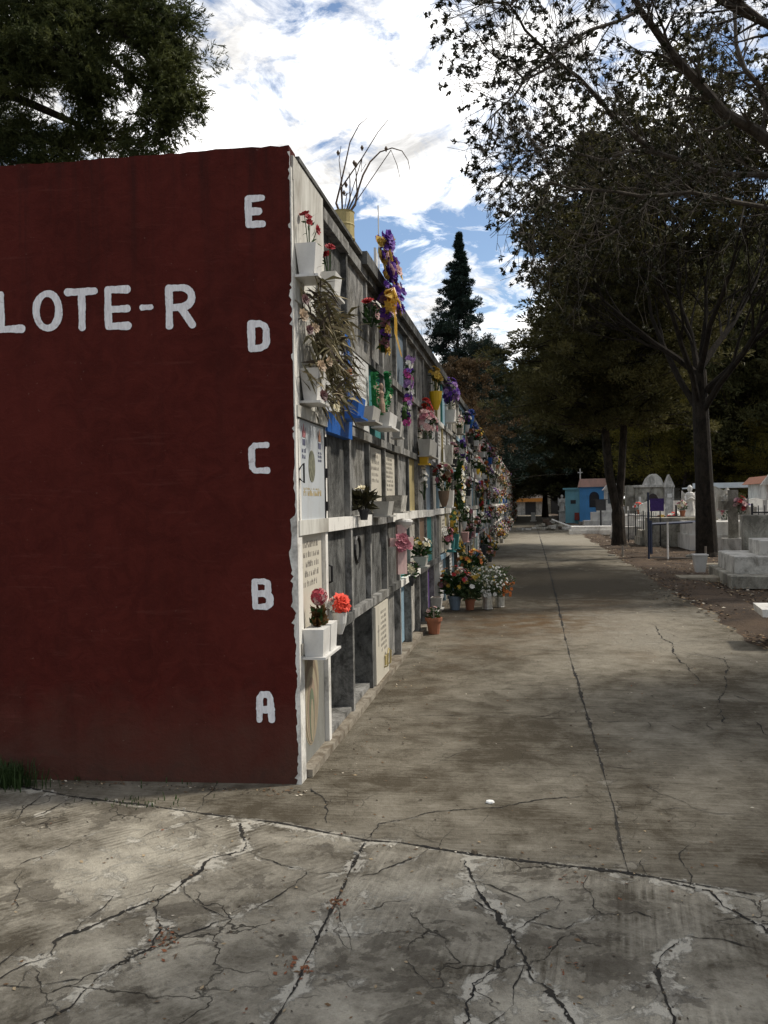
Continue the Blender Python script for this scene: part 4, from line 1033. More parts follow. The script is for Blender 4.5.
bouquet('carnation_vase', 'white vase with coral red and white carnations, row B', CA, wall_at(340, 634, .07), .06, .085, ['coral', 'coral', 'coral', 'white'], 17, .045, R, 'cup', M_PW, nleaf=20, ch=.14, leafL=.05)
t_ = thing('bare_twigs_can', 'rusty yellow can on the roof with a leafless shrub', 'potted plant', Wp(343, 225, X0 - .06))
t_.location.z = 3.51; c0 = t_.location
m = MB(); m.lathe((0, 0, 0), [(.085, 0), (.09, .01), (.085, .02), (.085, .10), (.088, .11), (.085, .12), (.085, .20), (.09, .21), (.08, .21), (.078, .17)], 18); m.build('can', painted('rusty_yellow', (.42, .34, .14), (.16, .10, .05), .7, .7, 12), t_)
m = MB(); y_ = c0.y; R = random.Random(12)
def tw(pxs, r0):
    pts_ = [Vector((0, 0, .15))] + [ (EYE + ray(u, v) * ((y_ + dy - EYE.y) / ray(u, v).y)) - c0 for u, v, dy in pxs]
    rad = np.linspace(r0, .0022, len(pts_)); m.tube(pts_, list(rad), 5)
    return pts_
for pxs, r0 in (([(336, 203, 0), (340, 187, .02), (345, 165, .03), (350, 142, .05), (359, 125, .06), (367, 118, .1)], .010), ([(341, 188, -.02), (352, 172, -.05), (362, 158, -.1), (370, 145, -.12), (378, 132, -.14), (388, 120, -.1)], .007),
               ([(355, 205, .05), (358, 190, .08), (363, 175, .1), (370, 162, .15), (380, 152, .2), (392, 148, .2), (402, 151, .18), (408, 160, .16), (410, 170, .15)], .010), ([(350, 200, .0), (350, 180, .0), (349, 172, .0)], .008), ([(357, 192, .08), (356, 172, .06), (354, 163, .03)], .008),
               ([(342, 187, 0), (339, 160, 0), (341, 146, 0)], .005), ([(391, 150, .2), (397, 165, .2), (400, 178, .2)], .004), ([(362, 158, -.1), (361, 172, -.1), (366, 164, -.1)], .004), ([(347, 193, 0), (345, 196, 0), (350, 192, .1)], .004)):
    tw(pxs, r0)
for u, v in ((338, 153), (354, 163), (356, 165), (346, 185), (344, 193), (386, 149), (362, 148)):
    p = (EYE + ray(u, v) * ((y_ - EYE.y) / ray(u, v).y)) - c0; m.lathe(p, [(.004, -.02), (.014, 0), (.004, .02)], 5)
m.build('twigs', plain('twig_bark', (.09, .06, .04), .9), t_)
# row A: small planters, terracotta pot, floor bouquets
box_planter(437, 609, .18, .14, .15, M_PG, 'upper pale square planter near the floor, by the purple panel', off=.05)
p = box_planter(433, 622, .18, .14, .15, M_PW, 'lower pale square planter just behind the terracotta pot', off=.05)
def floor(name, label, u, v, *a, cat=CA, **k):
    p = G(u, v); p.z = .004; return bouquet(name, label, cat, p, *a, **k)
floor('terracotta_pot', 'small terracotta pot with a little plant alone by the kerb', 434, 634, .09, .12, ['palepink', 'drybrown'], 5, .03, R, 'pot', M_TC, nleaf=60, ch=.19, leafL=.07, cat='potted plant')
floor('floor_bouquet', 'red and brown bouquet in a white-blue tub, leftmost of the floor bouquets', 455, 610, .27, .38, ['red', 'drybrown', 'yellow', 'rust', 'mauve'], 40, .038, R, 'pot', M_GB, nleaf=420, ch=.2, leafL=.13)
floor('floor_bouquet', 'white chrysanthemums in a terracotta pot among the floor bouquets', 470, 610, .24, .32, ['white', 'cream', 'yellow'], 22, .042, R, 'pot', M_TC, nleaf=340, ch=.16, leafL=.12, leaf=foliage('wild_leaf', (.05, .08, .035), (.15, .20, .09), 14, .2))
floor('floor_bouquet', 'orange and yellow flowers at the back of the floor bouquets', 472, 592, .24, .46, ['orange', 'rust', 'yellow'], 26, .04, R, 'pot', M_DK, nleaf=320, ch=.25, leafL=.12)
def wild():
    p = G(489, 609); p.z = .004; t_ = thing('wildflower_bouquet', 'large airy spray of tiny white wildflowers in a tin on the path', CA, p); R = random.Random(15); fl = MB(); lf = MB()
    for i in range(520):
        a = R.uniform(0, 2 * PI); z = R.uniform(.15, 1); rr = .34 * math.sqrt(R.random()) * math.sin(min(1, z * 1.1) * PI * .62 + .25)
        q = Vector((rr * math.cos(a), rr * math.sin(a), .16 + z * .46)); 
        if i % 2 == 0: fl.flower(q, (math.cos(a), math.sin(a), .7), R.uniform(.012, .022), R, R.choices([0, 1], (9, 1))[0], 5)
        if i % 3 == 0: lf.tube([(0, 0, .14), tuple(q * .55 + Vector((0, 0, .08))), tuple(q)], .002, 3, 0, False)
        lf.leaf(q - Vector((0, 0, .03)), (math.cos(a), math.sin(a), R.uniform(-.3, 1)), R.uniform(.04, .09), .018, R)
        if i % 2: lf.leaf(q * .7, (math.cos(a), math.sin(a), R.uniform(-.3, 1)), R.uniform(.05, .11), .022, R)
    for i in range(5): fl.flower((R.uniform(-.25, -.1), R.uniform(-.2, 0), .45 + R.uniform(-.05, .05)), (.2, -1, .5), .035, R, 1, 9)
    for i in range(16): fl.flower((R.uniform(.2, .36), R.uniform(-.25, .1), .30 + R.uniform(-.1, .08)), (.6, -1, .3), .028, R, 2, 8)
    for i in range(6): fl.flower((R.uniform(-.05, .12), R.uniform(-.25, -.15), .22 + R.uniform(-.03, .04)), (.1, -1, .3), .032, R, 0, 8)
    fl.build('blooms', [petal('white'), petal('yellow'), petal('orange')], t_); lf.build('leaves', foliage('wild_leaf', (.05, .08, .035), (.15, .20, .09), 14, .2), t_)
    m = MB(); m.lathe((-.02, -.03, 0), [(.075, 0), (.078, .008), (.073, .016), (.073, .20), (.078, .21), (.07, .21), (.068, .18)], 16); m.build('tin', plain('bright_tin', (.55, .53, .48), .35, .7), t_)
wild()
floor('tin_flowers', 'small tin vase with orange flowers, right of the wildflower spray', 500, 607, .12, .16, ['orange', 'rust'], 12, .035, R, 'tin', plain('bright_tin', (.55, .53, .48)), nleaf=50, ch=.2)
floor('dark_bucket_flowers', 'dark bucket of red flowers farther on along the wall foot', 484, 559, .22, .28, ['red', 'white', 'orange'], 20, .06, R, 'pot', M_DK, nleaf=90, ch=.36, leafL=.12)
# ribboned paper sheet on the floor bouquets
t_ = thing('paper_cone', 'sheet of white florist paper lying over the leftmost floor bouquet', 'paper', G(449, 600) + Vector((0, 0, .32))); m = MB()
pts_ = [(-.16, 0, .06), (-.05, .06, .0), (.08, .02, -.03), (.19, .05, -.08), (.14, -.08, -.07), (.02, -.09, 0), (-.12, -.07, .05)]
m.prism([(a, c_) for a, b_, c_ in pts_], 'y', -.1, -.096); m.v = [(v[0], v[1] + (pts_[i % 7][1]) * 1.0, v[2]) for i, v in enumerate(m.v)]; m.build('sheet', M_PW, t_)

# ---- the crowded far bays: individual bunches, vases, crosses, garlands
R = random.Random(101)
def ordw(n):
    s = {1: 'st', 2: 'nd', 3: 'rd'}.get(n % 10 if n % 100 not in (11, 12, 13) else 0, 'th'); return f'{n}{s}'
KINDS = [('red', ['red', 'white', 'rust'], 'planter', M_PW, 'a white planter'), ('pink', ['pink', 'palepink', 'white'], 'planter', M_PG, 'a grey planter'), ('white', ['white', 'cream'], 'cup', M_PW, 'a white vase'),
         ('yellow', ['yellow', 'gold', 'white'], 'pot', M_TC, 'a clay pot'), ('purple', ['purple', 'lilac', 'white'], 'cup', M_PW, 'a white vase'), ('orange', ['orange', 'yellow', 'rust'], 'planter', M_PG, 'a grey planter'),
         ('dried', ['drybrown', 'cream', 'rust'], 'planter', M_PW, 'a white planter'), ('coral', ['coral', 'palepink', 'cream'], 'cup', M_YP, 'a yellow vase'), ('mixed', ['red', 'yellow', 'white', 'pink'], 'planter', M_PW, 'a white planter'),
         ('pale', ['palepink', 'cream', 'white'], None, None, None), ('dusky', ['mauve', 'rust', 'palepink'], 'pot', M_DK, 'a dark pot')]
protoN = {}; protoF = {}
def near_proto(i, var):
    if (i, var) not in protoN:
        nm, cols, cont, mat, _ = KINDS[i]; Rr = random.Random(i * 10 + var)
        protoN[(i, var)] = bouquet('flower_bunch', 'x', CA, (0, 0, -50), .15 + .05 * var, .26 + .08 * Rr.random(), cols, 22 + 8 * var, .042, Rr, cont, mat, nleaf=90, ch=.16, near=False, rx=.10, leafL=.11, leaf=DRY if nm == 'dried' else GRN)
        return protoN[(i, var)], True
    return protoN[(i, var)], False
def far_proto(i):
    if i not in protoF:
        nm, cols, cont, mat, _ = KINDS[i]; Rr = random.Random(i * 13 + 5)
        protoF[i] = bouquet('flower_bunch', 'x', CA, (0, 0, -50), .20, .36, cols, 30, .052, Rr, cont, mat, nleaf=46, ch=.16, near=False, rx=.15, leafL=.16, stems=False, merge=True, leaf=DRY if nm == 'dried' else GRN)
        return protoF[i], True
    return protoF[i], False
occupied = {(8, 2), (9, 2), (10, 2), (10, 3), (8, 3), (9, 3), (9, 4), (10, 1), (10, 0), (11, 0), (12, 0), (11, 2), (11, 4), (12, 4), (13, 4), (11, 3)}
count = 0; stuffF = []
slots = [(k, r) for k in range(10, NC) for r in range(5)]
for k, r in slots:
    if (k, r) in occupied: continue
    pr_ = .25 if k < 14 else (.66 if r else .5)
    if R.random() > pr_: continue
    i = R.randrange(len(KINDS)); y = (divy(k - 1) + divy(k)) / 2 + R.uniform(-.15, .15)
    hang = R.random() < .25
    z = LV[r] + (.035 if not hang else .2) + (R.uniform(0, .1))
    x = X0 + R.uniform(.05, .12); s = R.uniform(.5, .95); rz = R.uniform(-.3, .3)
    if r == 0 and R.random() < .45: x = X0 + .28; z = .004
    nm, cols, cont, mat, cw = KINDS[i]
    lab = f"{nm} flowers" + (f" in {cw}" if cw else ' unpotted') + (' on floor' if z < .01 else '') + f", row {ROW[r]}, {ordw(k)} niche from red wall"
    if count >= 286: stuffF.append((i, x, y, z, s, rz)); continue
    if k < 26: pr, first = near_proto(i, R.randrange(2))
    else: pr, first = far_proto(i)
    o = pr if first else copy_tree(pr)
    o.location = (x, y, z); o.scale = (s, s, s); o.rotation_euler = (0, 0, rz); o['label'] = lab; o['group'] = 'flower bunches crowding the niche wall'; count += 1
mm = MB(); 
if stuffF:
    for i, x, y, z, s, rz in stuffF:
        src = far_proto(i)[0].data; 
        k0 = len(mm.v); mm.v += [(x + v.co.x * s, y + v.co.y * s, z + v.co.z * s) for v in src.vertices]
        mm.f += [tuple(j + k0 for j in p.vertices) for p in src.polygons]
        cm_ = {'m': i}; mm.m += [i * 6 + p.material_index for p in src.polygons]
    # flatten the materials to one list
    flat = []; remap = {}
    for i in range(len(KINDS)):
        if i in protoF:
            for j, mt in enumerate(protoF[i].data.materials): remap[i * 6 + j] = len(flat); flat.append(mt)
    mm.m = [remap[a] for a in mm.m]
    tag(mm.build('far_flowers', flat), 'distant mass of small flower bunches at the far end of the niche wall', 'flowers', kind='stuff')
# white and coloured vases without flowers, small crosses
vas = None; cr_ = None
for k in range(10, 70):
    for r in range(5):
        if R.random() < .16:
            y = divy(k) + R.uniform(-.1, .1); col = R.choice([M_PW, M_PW, M_PG, M_TEAL, M_BL, M_PK, M_CL])
            w_, h_ = R.uniform(.16, .3), R.uniform(.14, .3)
            m = MB(); wplanter(m, 0, 0, 0, w_, .13, h_); o = m.build('wall_planter', col, None, (X0 + .02, y, LV[r] + .045))
            cn = {M_PW: 'white', M_PG: 'grey', M_TEAL: 'teal', M_BL: 'blue', M_PK: 'dusty pink', M_CL: 'concrete'}[col]
            tag(o, f'empty {cn} planter right of {ordw(k)} niche from red wall, row {ROW[r]}', 'planter', 'empty planters on the niche wall')
for k, r, cols in ((13, 2, ['yellow', 'white']), (15, 3, ['purple', 'white']), (17, 1, ['pink', 'white']), (20, 4, ['blue', 'white']), (23, 2, ['red', 'gold']), (27, 3, ['orange', 'yellow'])):
    y = divy(k); z1 = LV[r + 1]; garland('hanging_garland', f"{cols[0]} and {cols[1]} garland hanging by {ordw(k)} post from red wall, row {ROW[r]}", [(X0 + .05, y, z1), (X0 + .06, y + .05, z1 - .3), (X0 + .05, y, z1 - .75)], .07, cols, 40, .05, R, 40)
# ------------------------------------------------------------ trees
BARK = concrete('bark', (.017, .014, .011), (.052, .041, .031), .4, 6)
BARK2 = concrete('bark_pale', (.05, .042, .034), (.115, .098, .078), .4, 6)
def leafset(P, D, L, W, g, curl=.15):
    n = len(P); D = D / (np.linalg.norm(D, axis=1, keepdims=True) + 1e-9)
    U = g.normal(size=(n, 3)); S = np.cross(D, U); S /= np.linalg.norm(S, axis=1, keepdims=True) + 1e-9; Nn = np.cross(S, D)
    L = L[:, None]; W = W[:, None]
    M_ = P + D * L * .45 + Nn * L * curl
    return np.stack([P, M_ + S * W / 2, P + D * L, M_ - S * W / 2], 1).reshape(-1, 3)
def clumps(C, Rr, n, L, W, g, out=None, flat=.6, cup=.35):
    """leaf clumps: C (m,3) centres, Rr (m,) radii, n leaves each"""
    m_ = len(C); k = m_ * n
    d = g.normal(size=(k, 3)); d /= np.linalg.norm(d, axis=1, keepdims=True)
    rr = g.uniform(.25, 1, size=(k, 1)) ** .6
    off = d * rr * np.repeat(Rr, n)[:, None]; off[:, 2] *= flat
    P = np.repeat(C, n, 0) + off
    D = d + g.normal(size=(k, 3)) * .5
    if out is not None: D += np.repeat(out, n, 0) * .9
    D[:, 2] += cup
    return leafset(P, D, L * g.uniform(.6, 1.35, k), W * g.uniform(.6, 1.3, k), g)
def wander(p, d, L, n, R, w=.15, up=0.0):
    pts = [Vector(p)]; d = Vector(d).normalized()
    for i in range(n):
        d = (d + Vector((R.gauss(0, w), R.gauss(0, w), R.gauss(0, w) + up))).normalized(); pts.append(pts[-1] + d * L / n)
    return pts
def evergreen(name, label, loc, H, Rad, seed, mats, clear=.12, nl=90, leafL=.2, leafW=.07, cn=60, shape='cone', droop=-.1, group=None, cat='tree', tr=None, per=5, cr=.42, gap=.0, rz=0):
    R = random.Random(seed); g = np.random.default_rng(seed)
    t_ = thing(name, label, cat, loc, group, rz); tr = tr or H * .018
    tb = MB(); tp = [Vector((R.gauss(0, .02) * z, R.gauss(0, .02) * z, z)) if z > 0 else Vector((0, 0, -.1)) for z in np.linspace(0, H * .97, 9)]
    tb.tube(tp, [tr * (1.35 if i == 0 else 1 - .93 * i / 8) for i in range(9)], 10)
    C = []; CRr = []; O = []
    for i in range(nl):
        f = clear + (1 - clear) * ((i + R.random()) / nl); z = H * f
        t01 = (f - clear) / (1 - clear)
        if shape == 'cone': rad = Rad * (1 - t01) ** .8 * (0.55 + .45 * min(1, t01 * 6)) + .12
        elif shape == 'round': rad = Rad * math.sin(min(1, .18 + t01 * .82) * PI) ** .55
        elif shape == 'spire': rad = Rad * ((1 - t01) ** 1.22 * .95 + .008)
        else: rad = Rad * (1 - .55 * t01)
        rad *= R.uniform(.55, 1.15)
        a = R.uniform(0, 2 * PI); k = min(8, max(0, int(f * 8))); o_ = tp[k].lerp(tp[min(8, k + 1)], f * 8 - k) if k < 8 else tp[8]
        o_ = Vector((o_.x, o_.y, z)); d = Vector((math.cos(a), math.sin(a), droop + R.uniform(-.15, .25) + (.5 * t01 if shape != 'round' else .9 * t01)))
        pts_ = wander(o_, d, rad, 5, R, .12, .06 if droop < 0 else .02)
        tb.tube(pts_, [max(.008, tr * .28 * (1 - t01 * .6) * (1 - q / 5.5)) for q in range(6)], 4, 0, False)
        for q in range(per):
            s = .3 + .72 * (q + R.random()) / per
            j = min(4, int(s * 5)); pp = pts_[j].lerp(pts_[j + 1], min(1, s * 5 - j))
            if R.random() < gap: continue
            side = Vector((-d.y, d.x, 0)) * R.gauss(0, .18 * rad)
            C.append(pp + side + Vector((0, 0, R.uniform(-.05, .15)))); CRr.append(cr * R.uniform(.6, 1.25) * ((.25 + 1.2 * (1 - t01)) if shape == 'spire' else (.6 + .4 * (1 - t01)))); O.append(d.normalized())
    V_ = clumps(np.array([tuple(c) for c in C]), np.array(CRr), cn, leafL, leafW, g, np.array([tuple(o) for o in O]))
    tb.build('trunk', mats[1], t_)
    np_quads('crown', V_, mats[0], t_)
    return t_
F_DK = foliage('needles_dark', (.034, .040, .017), (.125, .122, .048), .8, .32)
F_OL = foliage('needles_olive', (.045, .045, .018), (.15, .135, .05), .7, .36)
F_YG = foliage('leaves_yellow_green', (.07, .07, .016), (.25, .21, .045), .9, .45)
F_BR = foliage('leaves_brownish', (.05, .034, .018), (.14, .09, .045), .9, .3)
F_BL = foliage('needles_blue', (.012, .024, .020), (.036, .056, .042), .9, .15)
F_LEFT = foliage('juniper_green', (.026, .038, .014), (.105, .115, .036), 1.6, .35)
def at(u, dep):
    p = EYE + ray(u, 503) * dep; p.z = -.03; return p
# tall thin blue-green conifer above the wall
evergreen('spire_conifer', 'tall narrow dark conifer with pointed top rising above the niche wall', at(461, 55), 19.0, 6.8, 41, (F_BL, BARK), .10, 300, .20, .055, 60, 'spire', .15, per=5, cr=.30, tr=.2)
# twin trunked evergreen by the path
def twin_tree():
    c = G(619, 546); c.z = -.04; R = random.Random(50); g = np.random.default_rng(50)
    t_ = thing('evergreen_tree', 'big evergreen with forked dark trunk beside the path, in front of the blue chapel', 'tree', c); tb = MB()
    fork = Vector((0, .1, 1.1)); tb.tube([(0, 0, -.1), (0, 0, .1), (0, .02, .6), tuple(fork), (-.02, .1, 1.5)], [.36, .26, .21, .22, .14], 12)
    A_ = [fork, Vector((-.28, 0, 2.4)), Vector((-.42, 0, 4.2)), Vector((-.55, .1, 7)), Vector((-.6, 0, 10)), Vector((-.5, 0, 13.4))]
    B_ = [fork, Vector((.12, .1, 2.4)), Vector((.25, .1, 4.4)), Vector((.5, .2, 7)), Vector((.7, .2, 9.6)), Vector((1.0, 0, 12.4))]
    C = []; CR_ = []; O = []
    for P_, r0 in ((A_, .15), (B_, .13)):
        tb.tube(P_, [r0 * 1.15, r0, r0 * .85, r0 * .65, r0 * .4, .03], 10)
        for i in range(190):
            f = R.uniform(.36, 1); q = f * (len(P_) - 1); j = min(len(P_) - 2, int(q)); o_ = P_[j].lerp(P_[j + 1], q - j)
            a = R.uniform(0, 2 * PI); L = (6.3 * (1.02 - f) ** .65) * R.uniform(.5, 1.1) * (.75 if f < .42 else 1)
            d = Vector((math.cos(a), math.sin(a), R.uniform(-.15, .25))); pts_ = wander(o_, d, L, 5, R, .13, .03)
            tb.tube(pts_, [max(.008, .06 * (1 - f * .5) * (1 - k / 5.3)) for k in range(6)], 4, 0, False)
            for k in range(7):
                s = R.uniform(.35, 1.0) * 5; jj = min(4, int(s)); C.append(tuple(pts_[jj].lerp(pts_[jj + 1], s - jj) + Vector((R.gauss(0, .15), R.gauss(0, .15), R.uniform(-.05, .2))))); CR_.append(R.uniform(.18, .42)); O.append(tuple(d))
    V_ = clumps(np.array(C), np.array(CR_), 56, .15, .05, g, np.array(O), .45)
    tb.build('trunk', BARK, t_); np_quads('crown', V_, F_OL, t_); return t_
twin_tree()
BG = 'evergreens massed behind the graves'
BG = 'evergreens massed behind the graves'
p1_ = evergreen('evergreen_tree', 'broad dark evergreen behind the blue chapel', at(598, 63), 20, 6.2, 61, (F_DK, BARK), .14, 190, .30, .11, 70, 'round', -.1, BG, per=6, cr=.8)
p2_ = evergreen('evergreen_tree', 'olive green evergreen behind the grey stone chapel', at(676, 60), 18.5, 5.8, 62, (F_OL, BARK), .15, 170, .27, .10, 70, 'round', -.05, BG, per=6, cr=.72)
p3_ = evergreen('evergreen_tree', 'dark evergreen at the right edge behind the canopy', at(752, 46), 15.5, 5.6, 63, (F_DK, BARK), .16, 170, .27, .10, 70, 'round', -.05, BG, per=6, cr=.72)
for x, y_, s_, lab in ((9.2, 5.5, .62, 'unseen evergreen added to shade the foreground, beyond the right edge, nearest the camera'), (9.9, 9.3, .56, 'unseen evergreen added to shade the path, beyond the right edge, level with the stone bench'), (11.0, 19.0, .66, 'unseen evergreen added to shade the path, beyond the right edge, level with the white pot')):  # unseen evergreens, added to cast shade on the foreground and path
    c = copy_tree(p1_); c.location = (x, y_, -.03); c.scale = (s_ * .9, s_ * .9, s_); c['label'] = lab; c.rotation_euler = (0, 0, x)
# low yellow-green shrubs of leaves catching the light
lt = evergreen('light_tree', 'yellow green leafy tree glimpsed between the trunks, behind the grey chapel', at(650, 47.5), 8.2, 3.6, 64, (F_YG, BARK), .30, 60, .13, .07, 60, 'round', .1, per=7, cr=.55, gap=.2)
lt2 = copy_tree(lt); lt2.location = at(764, 44); lt2.scale = (.7, .7, .62); lt2['label'] = 'yellow green leafy branches at the right edge above the white chapel'
lt3 = copy_tree(lt); lt3.location = at(684, 46); lt3.scale = (.8, .8, 1.0); lt3['label'] = 'yellow green small tree between the grey chapel turret and the thick trunk'
far_spots = [(452, 62, 1, .56, 'dark bushy tree just above the niche wall, below the tall thin conifer'), (482, 62, 0, .64, 'dark tree right of the tall thin conifer, over the wall end'), (500, 78, 0, .66, 'dark tree at the far end of the niche wall'),
             (522, 100, 1, .90, 'olive tree straight behind the end of the path'), (545, 80, 0, .72, 'dark tree left of the blue chapel'), (570, 84, 0, .95, 'tall dark tree far behind the blue chapel'),
             (562, 68, 1, .80, 'olive tree just behind left of the blue chapel'), (636, 70, 0, 1.0, 'dark tree filling the gap behind the grey chapel'), (706, 62, 0, .9, 'dark tree behind the big bare tree'), (790, 50, 1, 1.0, 'olive tree partly cut by the right edge of the picture'),
             (730, 70, 2, 1.2, 'tall dark tree in the far right background'), (850, 45, 2, 1.1, 'dark tree out to the right of the graves'), (670, 75, 0, 1.15, 'tall dark tree farthest back in the middle'), (610, 66, 2, 1.2, 'dark round tree above the pink roof')]
srcs = [p1_, p2_, p3_]
R = random.Random(70)
far_spots += [(712, 49, 1, .80, 'olive evergreen close behind the thick trunk of the bare tree')]
for u, dep, k, s, lab in far_spots:
    c = copy_tree(srcs[k]); c.location = at(u, dep); c.scale = (s * R.uniform(.95, 1.15), s * R.uniform(.95, 1.15), s); c.rotation_euler = (0, 0, R.uniform(0, 6)); c['label'] = lab
for u, dep, s, lab in ((468, 50, .75, 'brownish thinning tree behind the wall below the tall thin conifer'), (430, 52, .72, 'leafless pale treetop just over the wall, left of the tall conifer'), (497, 66, .8, 'brownish tree at the far wall end')):
    if 'leafless' in lab: continue
    if 'thinning' in lab:
        bt = evergreen('brown_tree', lab, at(u, dep), 9.6, 3.4, 66, (F_BR, BARK), .2, 90, .17, .07, 50, 'round', .1, per=5, cr=.42, gap=.2)
    else:
        c = copy_tree(bt); c.location = at(u, dep); c.scale = (s, s, s); c['label'] = lab
# a wood far off as one mass
g = np.random.default_rng(5); k = 900
ang = g.uniform(-.55, .95, k); dist = g.uniform(105, 150, k); C = np.stack([np.sin(ang) * dist, np.cos(ang) * dist, g.uniform(0, 12.5, k)], 1)
o = np_quads('far_wood', clumps(C, g.uniform(1.6, 3.0, k), 60, .9, .5, g), F_DK); tag(o, 'dark far-off wood closing the view behind the cemetery', 'wood', kind='stuff')

# ---- branching trees
LIM = None
def twiggy(tb, p, d, L, r, depth, R, tips, up=.02, spread=.75, nch=(3, 5), shr=(.45, .7), wn=.13, mi=0, minr=.0035, sides=(8, 5, 4, 3, 3)):
    n = 5 if L > .6 else 3
    pts_ = wander(p, d, L, n, R, wn, up)
    if LIM and LIM(pts_[-1]): return
    rad = [max(minr, r * (1 - .75 * i / n)) for i in range(n + 1)]
    tb.tube(pts_, rad, sides[min(4, depth)], mi, False)
    if depth >= 4 or L < .16: tips.append((pts_[-1], (pts_[-1] - pts_[-2]).normalized())); return
    tips_here = R.randint(*nch)
    for i in range(tips_here):
        f = R.uniform(.25, 1) if i else 1.0; q = f * n; j = min(n - 1, int(q)); o_ = pts_[j].lerp(pts_[j + 1], q - j)
        dd = (pts_[j + 1] - pts_[j]).normalized(); s = Vector((R.gauss(0, 1), R.gauss(0, 1), R.gauss(0, 1))); s = (s - dd * s.dot(dd)).normalized()
        nd = (dd + s * spread * R.uniform(.5, 1.2)).normalized()
        twiggy(tb, o_, nd, L * R.uniform(*shr), max(minr, rad[j] * .55), depth + 1, R, tips, up, spread, nch, shr, wn, mi, minr, sides)
def tuft_mesh(tips, n, L, W, g, back=.0):
    P = np.array([tuple(a) for a, b_ in tips]); D = np.array([tuple(b_) for a, b_ in tips]); m_ = len(P)
    P = np.repeat(P, n, 0); D2 = np.repeat(D, n, 0) * .7 + g.normal(size=(m_ * n, 3)) * .8; D2[:, 2] -= .1
    return leafset(P + g.normal(size=P.shape) * L * .12, D2, L * g.uniform(.35, 1.5, m_ * n), W * g.uniform(.5, 1.5, m_ * n), g, .35)
def overhang_tree():
    global LIM
    base = EYE + ray(880, 500) * 13.0; base.z = -.04; R = random.Random(81); g = np.random.default_rng(81)
    t_ = thing('overhanging_tree', 'nearly bare tree reaching in from the right with small leaf tufts overhead', 'tree', base); tb = MB(); tips = []
    def D_(u, v, dep): return Dp(u, v, dep) - base
    LIM = lambda q: (q.x + base.x) < (-.100 + .040 * max(0, 6.4 - q.z)) * (q.y + base.y) + .10 * math.sin(q.z * 2.3)
    hub = D_(900, 240, 13.0)
    tb.tube([(0, 0, -.1), (0, 0, .25), (.05, 0, 1.6), tuple(hub * .7), tuple(hub)], [.42, .30, .26, .24, .23], 12)
    limbs = [([(900, 240, 13), (800, 165, 13), (755, 130, 12.8), (700, 85, 12.3), (668, 48, 12), (640, 10, 11.6), (610, -50, 11.2)], .15),
             ([(830, 190, 13), (768, 175, 13), (700, 168, 12.6), (655, 152, 12.2), (625, 128, 11.8), (600, 100, 11.3), (558, 62, 10.8), (525, 30, 10.4), (505, 0, 10)], .065),
             ([(900, 240, 13), (820, 215, 12.6), (740, 203, 12), (690, 192, 11.6), (640, 196, 11.2), (590, 190, 10.8), (550, 182, 10.4), (515, 205, 10)], .055),
             ([(900, 240, 13), (830, 60, 13), (760, 20, 12.6), (700, -30, 12), (640, -90, 11.5)], .12),
             ([(760, 20, 12.6), (720, 0, 12.2), (690, -25, 11.8), (610, -60, 10.5), (540, -70, 9.8)], .07),
             ([(800, 165, 13), (770, 110, 13), (745, 70, 13), (735, 20, 13.2), (730, -40, 13.4)], .08),
             ([(700, 168, 12.6), (660, 190, 12.2), (610, 235, 11.6), (560, 250, 11.2)], .03),
             ([(640, 10, 11.6), (590, 30, 10.9), (545, 60, 10.4), (515, 95, 10), (490, 120, 9.7)], .035),
             ([(558, 62, 10.8), (525, 80, 10.4), (500, 60, 10), (480, 40, 9.8)], .026),
             ([(655, 152, 12.2), (600, 160, 11.6), (555, 145, 11), (520, 160, 10.6), (490, 180, 10.2)], .03),
             ([(600, -60, 10.5), (540, -20, 10.2), (510, 5, 10), (485, 0, 9.8)], .03),
             ([(900, 240, 13), (990, 120, 13.2), (1080, 20, 13.5)], .14), ([(900, 240, 13), (950, 60, 14.5), (1000, -80, 16)], .13), ([(900, 240, 13), (880, 30, 14.6), (860, -150, 16)], .13), ([(990, 120, 13.2), (1100, 110, 12), (1200, 90, 11)], .07)]
    for pl, r0 in limbs:
        P_ = [D_(*q) for q in pl]; n = len(P_)
        Q_ = [P_[0]]
        for a, b_ in zip(P_[:-1], P_[1:]):
            L = (b_ - a).length
            Q_.append(a.lerp(b_, .5) + Vector((R.gauss(0, .03), R.gauss(0, .03), R.gauss(0, .03))) * L); Q_.append(b_)
        m_ = len(Q_); rad = [max(.007, r0 * .82 * (1 - .8 * i / (m_ - 1))) for i in range(m_)]
        tb.tube(Q_, rad, 8 if r0 > .05 else 6, 0, False)
        tot = sum((b_ - a).length for a, b_ in zip(Q_[:-1], Q_[1:])); cnt = int(tot * 7) if r0 < .1 else int(tot * 4)
        for i in range(cnt):
            f = .12 + .88 * (i + R.random()) / cnt; q = f * (m_ - 1); j = min(m_ - 2, int(q)); o_ = Q_[j].lerp(Q_[j + 1], q - j)
            dd = (Q_[j + 1] - Q_[j]).normalized(); s = Vector((R.gauss(0, 1), R.gauss(0, 1), R.gauss(0, 1))); s = (s - dd * s.dot(dd)).normalized()
            twiggy(tb, o_, dd * .9 + s * R.uniform(.5, 1), R.uniform(.45, 1.05), max(.008, rad[j] * .4), 2, R, tips, -.01, .7, (3, 4), (.45, .75), .12, 0, .003)
    LIM = None; tb.build('trunk', BARK2, t_)
    keep_ = [t for t in tips if R.random() < .68]
    np_quads('leaf_tufts', tuft_mesh(keep_, 16, .052, .024, g), foliage('tuft_leaf', (.018, .020, .010), (.045, .045, .018), 3, .15), t_)
    print('overhang tips', len(tips)); return t_
overhang_tree()
